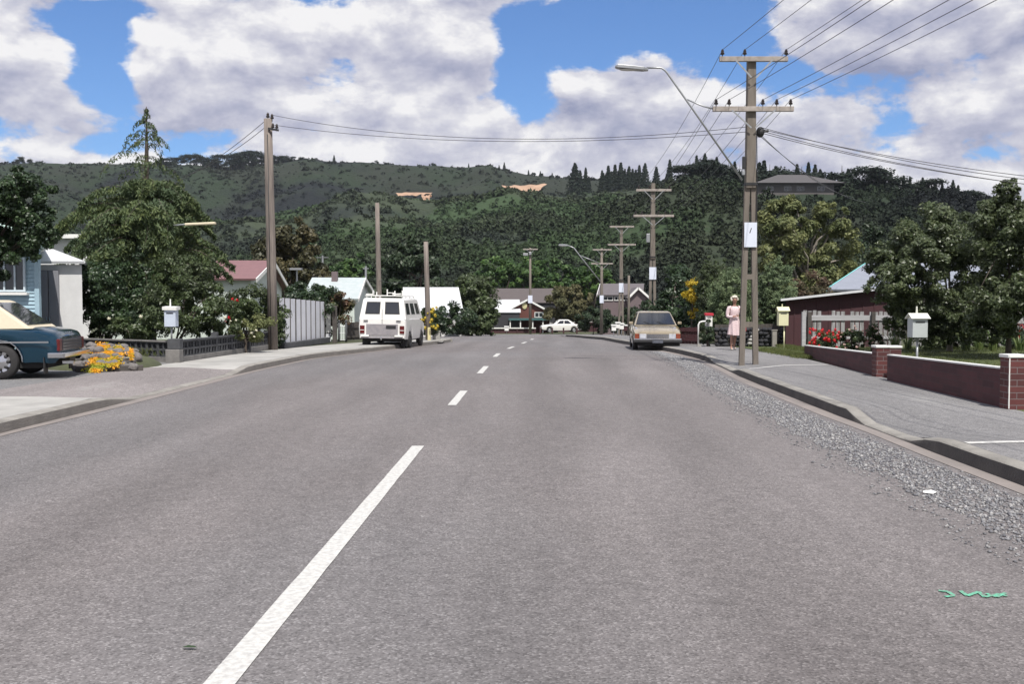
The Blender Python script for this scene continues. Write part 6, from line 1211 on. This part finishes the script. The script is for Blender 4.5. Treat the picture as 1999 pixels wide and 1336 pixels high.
for s in (-1, 1): rk.beam((s * .66, -1.9, 2.02), (s * .66, .7, 2.02), .03, .03)
for y in (-1.75, -1.0, -.2, .55): rk.beam((-.70, y, 2.03), (.70, y, 2.03), .035, .03); [rk.box((s * .66, y, 1.97), (.04, .04, .12)) for s in (-1, 1)]
for (x_, y, h) in ((-.42, -1.75, .18), (-.05, -1.0, .24), (.24, -1.0, .18), (.42, -.2, .26), (.52, -1.0, .2), (-.62, -.2, .14)): rk.box((x_, y, 2.04 + h / 2), (.035, .035, h))
rk.beam((-.05, -1.0, 2.14), (.24, -1.0, 2.14), .03, .03); rk.beam((.30, -1.75, 2.08), (.62, -1.75, 2.1), .05, .05); rk.beam((-.68, -1.75, 2.07), (-.4, -1.75, 2.07), .05, .05); rk.build('roof_rack', M['white_paint'], t, world=False)

# -- white car, side on, far away
t = thing('far_white_car', 'white sedan parked side on behind the short red posts in the distance', 'car', (gx(1095, 108), 108, g(108) + .12)); t.rotation_euler = (0, 0, math.radians(96))
hull(t, [(-2.2, .74, .38, .74, .80), (-2.1, .8, .30, .82, .88), (-1, .83, .25, .86, .92), (0, .84, .22, .86, .9), (1, .83, .24, .84, .9), (2.0, .8, .3, .74, .8), (2.2, .75, .38, .66, .7)], (-1.3, 1.35), .35, .3, vp)
G = greenhouse(t, -1.5, 1.0, .76, .88, -.8, .25, .6, 1.36, vp); pane(t, G['back'], .07, .12, .93, .9, 'rear_window', .006, M['car_glass']); pane(t, G['front'], .06, .1, .94, .9, 'windscreen', .006, M['car_glass'])
for k in ('left', 'right'):
    for (a, b2) in ((.14, .46), (.50, .84)): pane(t, G[k], a, .14, b2, .86, 'window', .005, M['car_glass'])
for s in (-1, 1):
    for y in (-1.3, 1.35): wheel(t, s * .74, y, .3, .17, M['galv'])
b = MB(); b.box((0, 0, .26), (1.4, 4, .12)); b.build('underbody', M['under'], t, world=False)
for s, nm in ((-1, 'rear_bumper'), (1, 'front_bumper')): b = MB(); b.box((0, s * 2.23, .44), (1.6, .08, .09)); b.build(nm, M['chrome'], t, world=False)

# ------------------------------------------------------------------ the woman
def skinmesh(name, chains, m, parent, root, sub=2):
    """chains: lists of (x,y,z,r); shared points are merged; returns one skinned mesh"""
    V = []; Rr = []; E = []; idx = {}
    for ch in chains:
        pr = None
        for p in ch:
            k = tuple(round(c, 4) for c in p[:3])
            if k not in idx: idx[k] = len(V); V.append(p[:3]); Rr.append(p[3])
            if pr is not None: E.append((pr, idx[k]))
            pr = idx[k]
    me = bpy.data.meshes.new(name); me.from_pydata(V, E, []); o = bpy.data.objects.new(name, me); COL.objects.link(o); o.modifiers.new('s', 'SKIN'); ss = o.modifiers.new('u', 'SUBSURF'); ss.levels = sub; ss.render_levels = sub
    for i, r in enumerate(Rr):
        sv_ = me.skin_vertices[0].data[i]; sv_.radius = r if isinstance(r, tuple) else (r, r); sv_.use_root = (i == root)
    dg = bpy.context.evaluated_depsgraph_get(); me2 = bpy.data.meshes.new_from_object(o.evaluated_get(dg)); bpy.data.objects.remove(o); me2.materials.clear(); me2.materials.append(m); me2.polygons.foreach_set('use_smooth', [True] * len(me2.polygons)); me2.name = name
    return me2
skin = mat('skin', (.34, .18, .13), (.28, .15, .11), 6, .55); dressm = mat('pink_dress', (.74, .64, .63), (.50, .33, .36), 40, .8, .4, 30); hairm = mat('pale_hair', (.70, .66, .56), (.52, .47, .38), 30, .8, .8, 60); bagm = mat('red_bag', (.45, .04, .06), (.3, .03, .04), 6, .5)
px_, d_ = 1433, 31.0; wz = g(31) + .145; W0 = thing('person', 'woman in pale pink dress with curly light hair walking on the right footpath', 'person', (gx(px_, d_), d_, wz))
# local: she faces -Y (the camera); x to the picture's right
ch = [[(0, .01, .92, (.125, .10)), (0, .0, 1.05, (.115, .085)), (0, -.005, 1.18, (.13, .095)), (0, .0, 1.29, (.135, .09)), (0, .01, 1.36, (.06, .055)), (0, .0, 1.43, (.047, .05)), (0, -.01, 1.49, (.062, .07)), (0, -.012, 1.56, (.073, .085)), (0, -.005, 1.62, (.055, .065))],
      [(0, .01, .92, (.125, .10)), (-.085, .02, .86, .088), (-.09, -.01, .66, .070), (-.085, -.03, .46, .050), (-.085, .0, .30, .050), (-.085, .03, .09, .032), (-.088, -.02, .045, .034), (-.092, -.12, .03, .024)],
      [(0, .01, .92, (.125, .10)), (.085, .02, .86, .088), (.07, .05, .66, .070), (.05, .07, .46, .050), (.045, .12, .31, .048), (.04, .20, .13, .032), (.045, .17, .07, .034), (.05, .09, .03, .024)],
      [(0, .0, 1.29, (.135, .09)), (-.165, .01, 1.30, .055), (-.20, .0, 1.20, .043), (-.225, -.02, 1.05, .036), (-.14, -.13, 1.02, .032), (-.03, -.165, 1.05, .026), (.03, -.165, 1.065, (.020, .030))],
      [(0, .0, 1.29, (.135, .09)), (.165, .01, 1.30, .055), (.205, .01, 1.18, .043), (.235, .0, 1.02, .036), (.245, -.04, .86, .028), (.245, -.05, .79, (.018, .032))]]
me = skinmesh('body', ch, skin, W0, 0); bm = bmesh.new(); bm.from_mesh(me)
tb_ = MB()
for k, (dx_, ln) in enumerate(((-.024, .058), (-.008, .066), (.008, .062), (.022, .05))):
    tb_.tube([(.245 + .002, -.05 + dx_, .775), (.243, -.052 + dx_, .775 - ln * .5), (.236, -.05 + dx_, .775 - ln)], [.0085, .008, .006], 6)
    tb_.tube([(.035, -.172, 1.065 - dx_), (.035 + ln * .5, -.175, 1.066 - dx_), (.035 + ln, -.165, 1.062 - dx_)], [.0085, .008, .006], 6)
tb_.tube([(.24, -.078, .80), (.235, -.095, .775), (.23, -.098, .75)], [.010, .009, .007], 6); tb_.tube([(.02, -.175, 1.09), (.035, -.178, 1.112), (.055, -.175, 1.125)], [.010, .009, .007], 6)
# face: nose, lips, eyes, ears as relief on the same body mesh
tb_.ball((0, -.094, 1.545), (.011, .016, .020), 8, 6); tb_.ball((0, -.082, 1.508), (.022, .008, .007), 8, 6); [tb_.ball((s * .071, .0, 1.55), (.010, .018, .028), 8, 6) for s in (-1, 1)]
bv = [bm.verts.new(v) for v in tb_.v]; [bm.faces.new([bv[i] for i in f]) for f in tb_.f]; bm.to_mesh(me); bm.free(); me.polygons.foreach_set('use_smooth', [True] * len(me.polygons)); bo = bpy.data.objects.new('body', me); link(bo, W0)
b = MB(); [b.ball((s * .027, -.083, 1.568), (.011, .006, .007), 8, 6) for s in (-1, 1)]; b.build('eyes', M['black'], W0, world=False)
# dress: lofted skirt and bodice with soft folds, short sleeves
b = MB(); rows = []
for (z, rx, ry, oy, fold) in ((1.36, .075, .065, .0, 0), (1.335, .12, .085, .005, 0), (1.30, .165, .105, .0, 0), (1.22, .158, .115, -.005, 0), (1.12, .140, .108, -.005, .02), (1.02, .132, .104, 0, .02), (.96, .145, .115, .005, .03), (.85, .165, .135, .01, .05), (.70, .175, .155, .02, .09), (.56, .19, .18, .03, .13), (.47, .20, .195, .035, .16)):
    rows.append([(rx * math.cos(a) * (1 + fold * math.sin(a * 7 + z * 3)), oy + ry * math.sin(a) * (1 + fold * math.sin(a * 7 + z * 3 + 1)), z + fold * .08 * math.sin(a * 2 + 1)) for a in [2 * math.pi * k / 40 for k in range(40)]])
b.add([p for r_ in rows for p in r_], [(i * 40 + k, i * 40 + (k + 1) % 40, (i + 1) * 40 + (k + 1) % 40, (i + 1) * 40 + k) for i in range(len(rows) - 1) for k in range(40)])
for s in (-1, 1): b.tube([(s * .10, .0, 1.31), (s * .165, .01, 1.305), (s * .20, .0, 1.22), (s * .218, -.008, 1.13)], [.075, .068, .060, .056], 12, cap=False)
b.tube([(-.218, -.008, 1.14), (-.226, -.02, 1.06), (-.20, -.06, 1.035), (-.14, -.13, 1.03), (-.08, -.155, 1.04)], [.055, .050, .047, .044, .040], 12, cap=False)
b.build('dress', dressm, W0, smooth=True, world=False); b = MB(); b.tube([(.136 * math.cos(a), .105 * math.sin(a), 1.0) for a in [2 * math.pi * k / 24 for k in range(25)]], .012, 6); b.build('belt', dressm, W0, world=False)
rh = random.Random(3); b = MB()
for k in range(95):
    a = rh.uniform(0, 6.283); e = rh.uniform(-.25, 1.5); x, y, z = math.cos(e) * math.cos(a), math.cos(e) * math.sin(a), math.sin(e)
    if y < -.35 and z < .62: continue
    b.ball((x * .10, .012 + y * .105, 1.575 + z * .095), rh.uniform(.028, .042), 7, 5)
b.build('hair', hairm, W0, smooth=True, world=False)
for s, (x, y, z) in ((-1, (-.09, -.06, 0)), (1, (.048, .13, .02))): b = MB(); b.ball((x, y, z + .028), (.038, .11, .028), 12, 8); b.build('shoe', mat('pale_shoe', (.6, .5, .42)), W0, smooth=True, world=False)
t = thing('handbag', 'small red handbag hanging from the hand of the woman', 'bag', (gx(px_, d_) + .27, d_ - .05, wz + .58)); b = MB(); b.box((0, 0, .07), (.17, .07, .14)); b.build('bag_body', bagm, t, world=False, bevel=.015); b = MB(); b.tube([(-.06, 0, .13), (-.04, 0, .2), (-.02, 0, .235), (.02, 0, .2), (.06, 0, .13)], .008, 6); b.build('strap', bagm, t, world=False)
# litter on the gravel and a leaf on the road
b = MB(); q = Vector((gx(1823, 10.0, 0), 8.15, 0)); q = Vector(((1823 - 999.5) / FPX * 8.15, 8.15, rz_(8.15, 3.45) + .018)); rl = random.Random(4)
b.add([q + Vector((.06 * math.cos(a) * rl.uniform(.7, 1.2), .045 * math.sin(a), rl.uniform(-.004, .014))) for a in [k * .785 for k in range(8)]] + [q + Vector((0, 0, .022))], [(k, (k + 1) % 8, 8) for k in range(8)]); o = b.build('paper_scrap', M['white_paint']); tag(o, 'crumpled scrap of white paper lying on the edge of the gravel', 'litter')
b = MB(); q = Vector(((362 - 999.5) / FPX * 4.42, 4.42, rz_(4.42, -1.45) + .012)); b.add([q + Vector(v) for v in ((-.035, .006, 0), (-.01, .012, .006), (.02, .008, .004), (.036, -.004, 0), (.01, -.012, .003), (-.02, -.008, .002))], [(0, 1, 2, 3, 4, 5)]); o = b.build('fallen_leaf', LM['deep']); tag(o, 'small dark fallen leaf lying on the near road surface at the left', 'leaf')

# ------------------------------------------------------------------ the air
bm = bmesh.new(); bmesh.ops.create_cube(bm, size=1); me = bpy.data.meshes.new('haze'); bm.to_mesh(me); bm.free(); hz_o = bpy.data.objects.new('haze', me); COL.objects.link(hz_o)
hz_o.scale = (9000, 9000, 260); hz_o.location = (0, 1000, 126); hz_o['kind'] = 'stuff'; hz_o['label'] = 'thin bluish summer haze between the street and the hills'; hz_o['category'] = 'haze'
hm = bpy.data.materials.new('haze'); hm.use_nodes = True; ht = hm.node_tree; ht.nodes.clear(); ho = ht.nodes.new('ShaderNodeOutputMaterial'); hv = ht.nodes.new('ShaderNodeVolumePrincipled'); hv.inputs['Density'].default_value = HAZE; hv.inputs['Color'].default_value = (.80, .88, 1, 1); hv.inputs['Anisotropy'].default_value = .0
ht.links.new(hv.outputs[0], ho.inputs['Volume']); me.materials.append(hm)
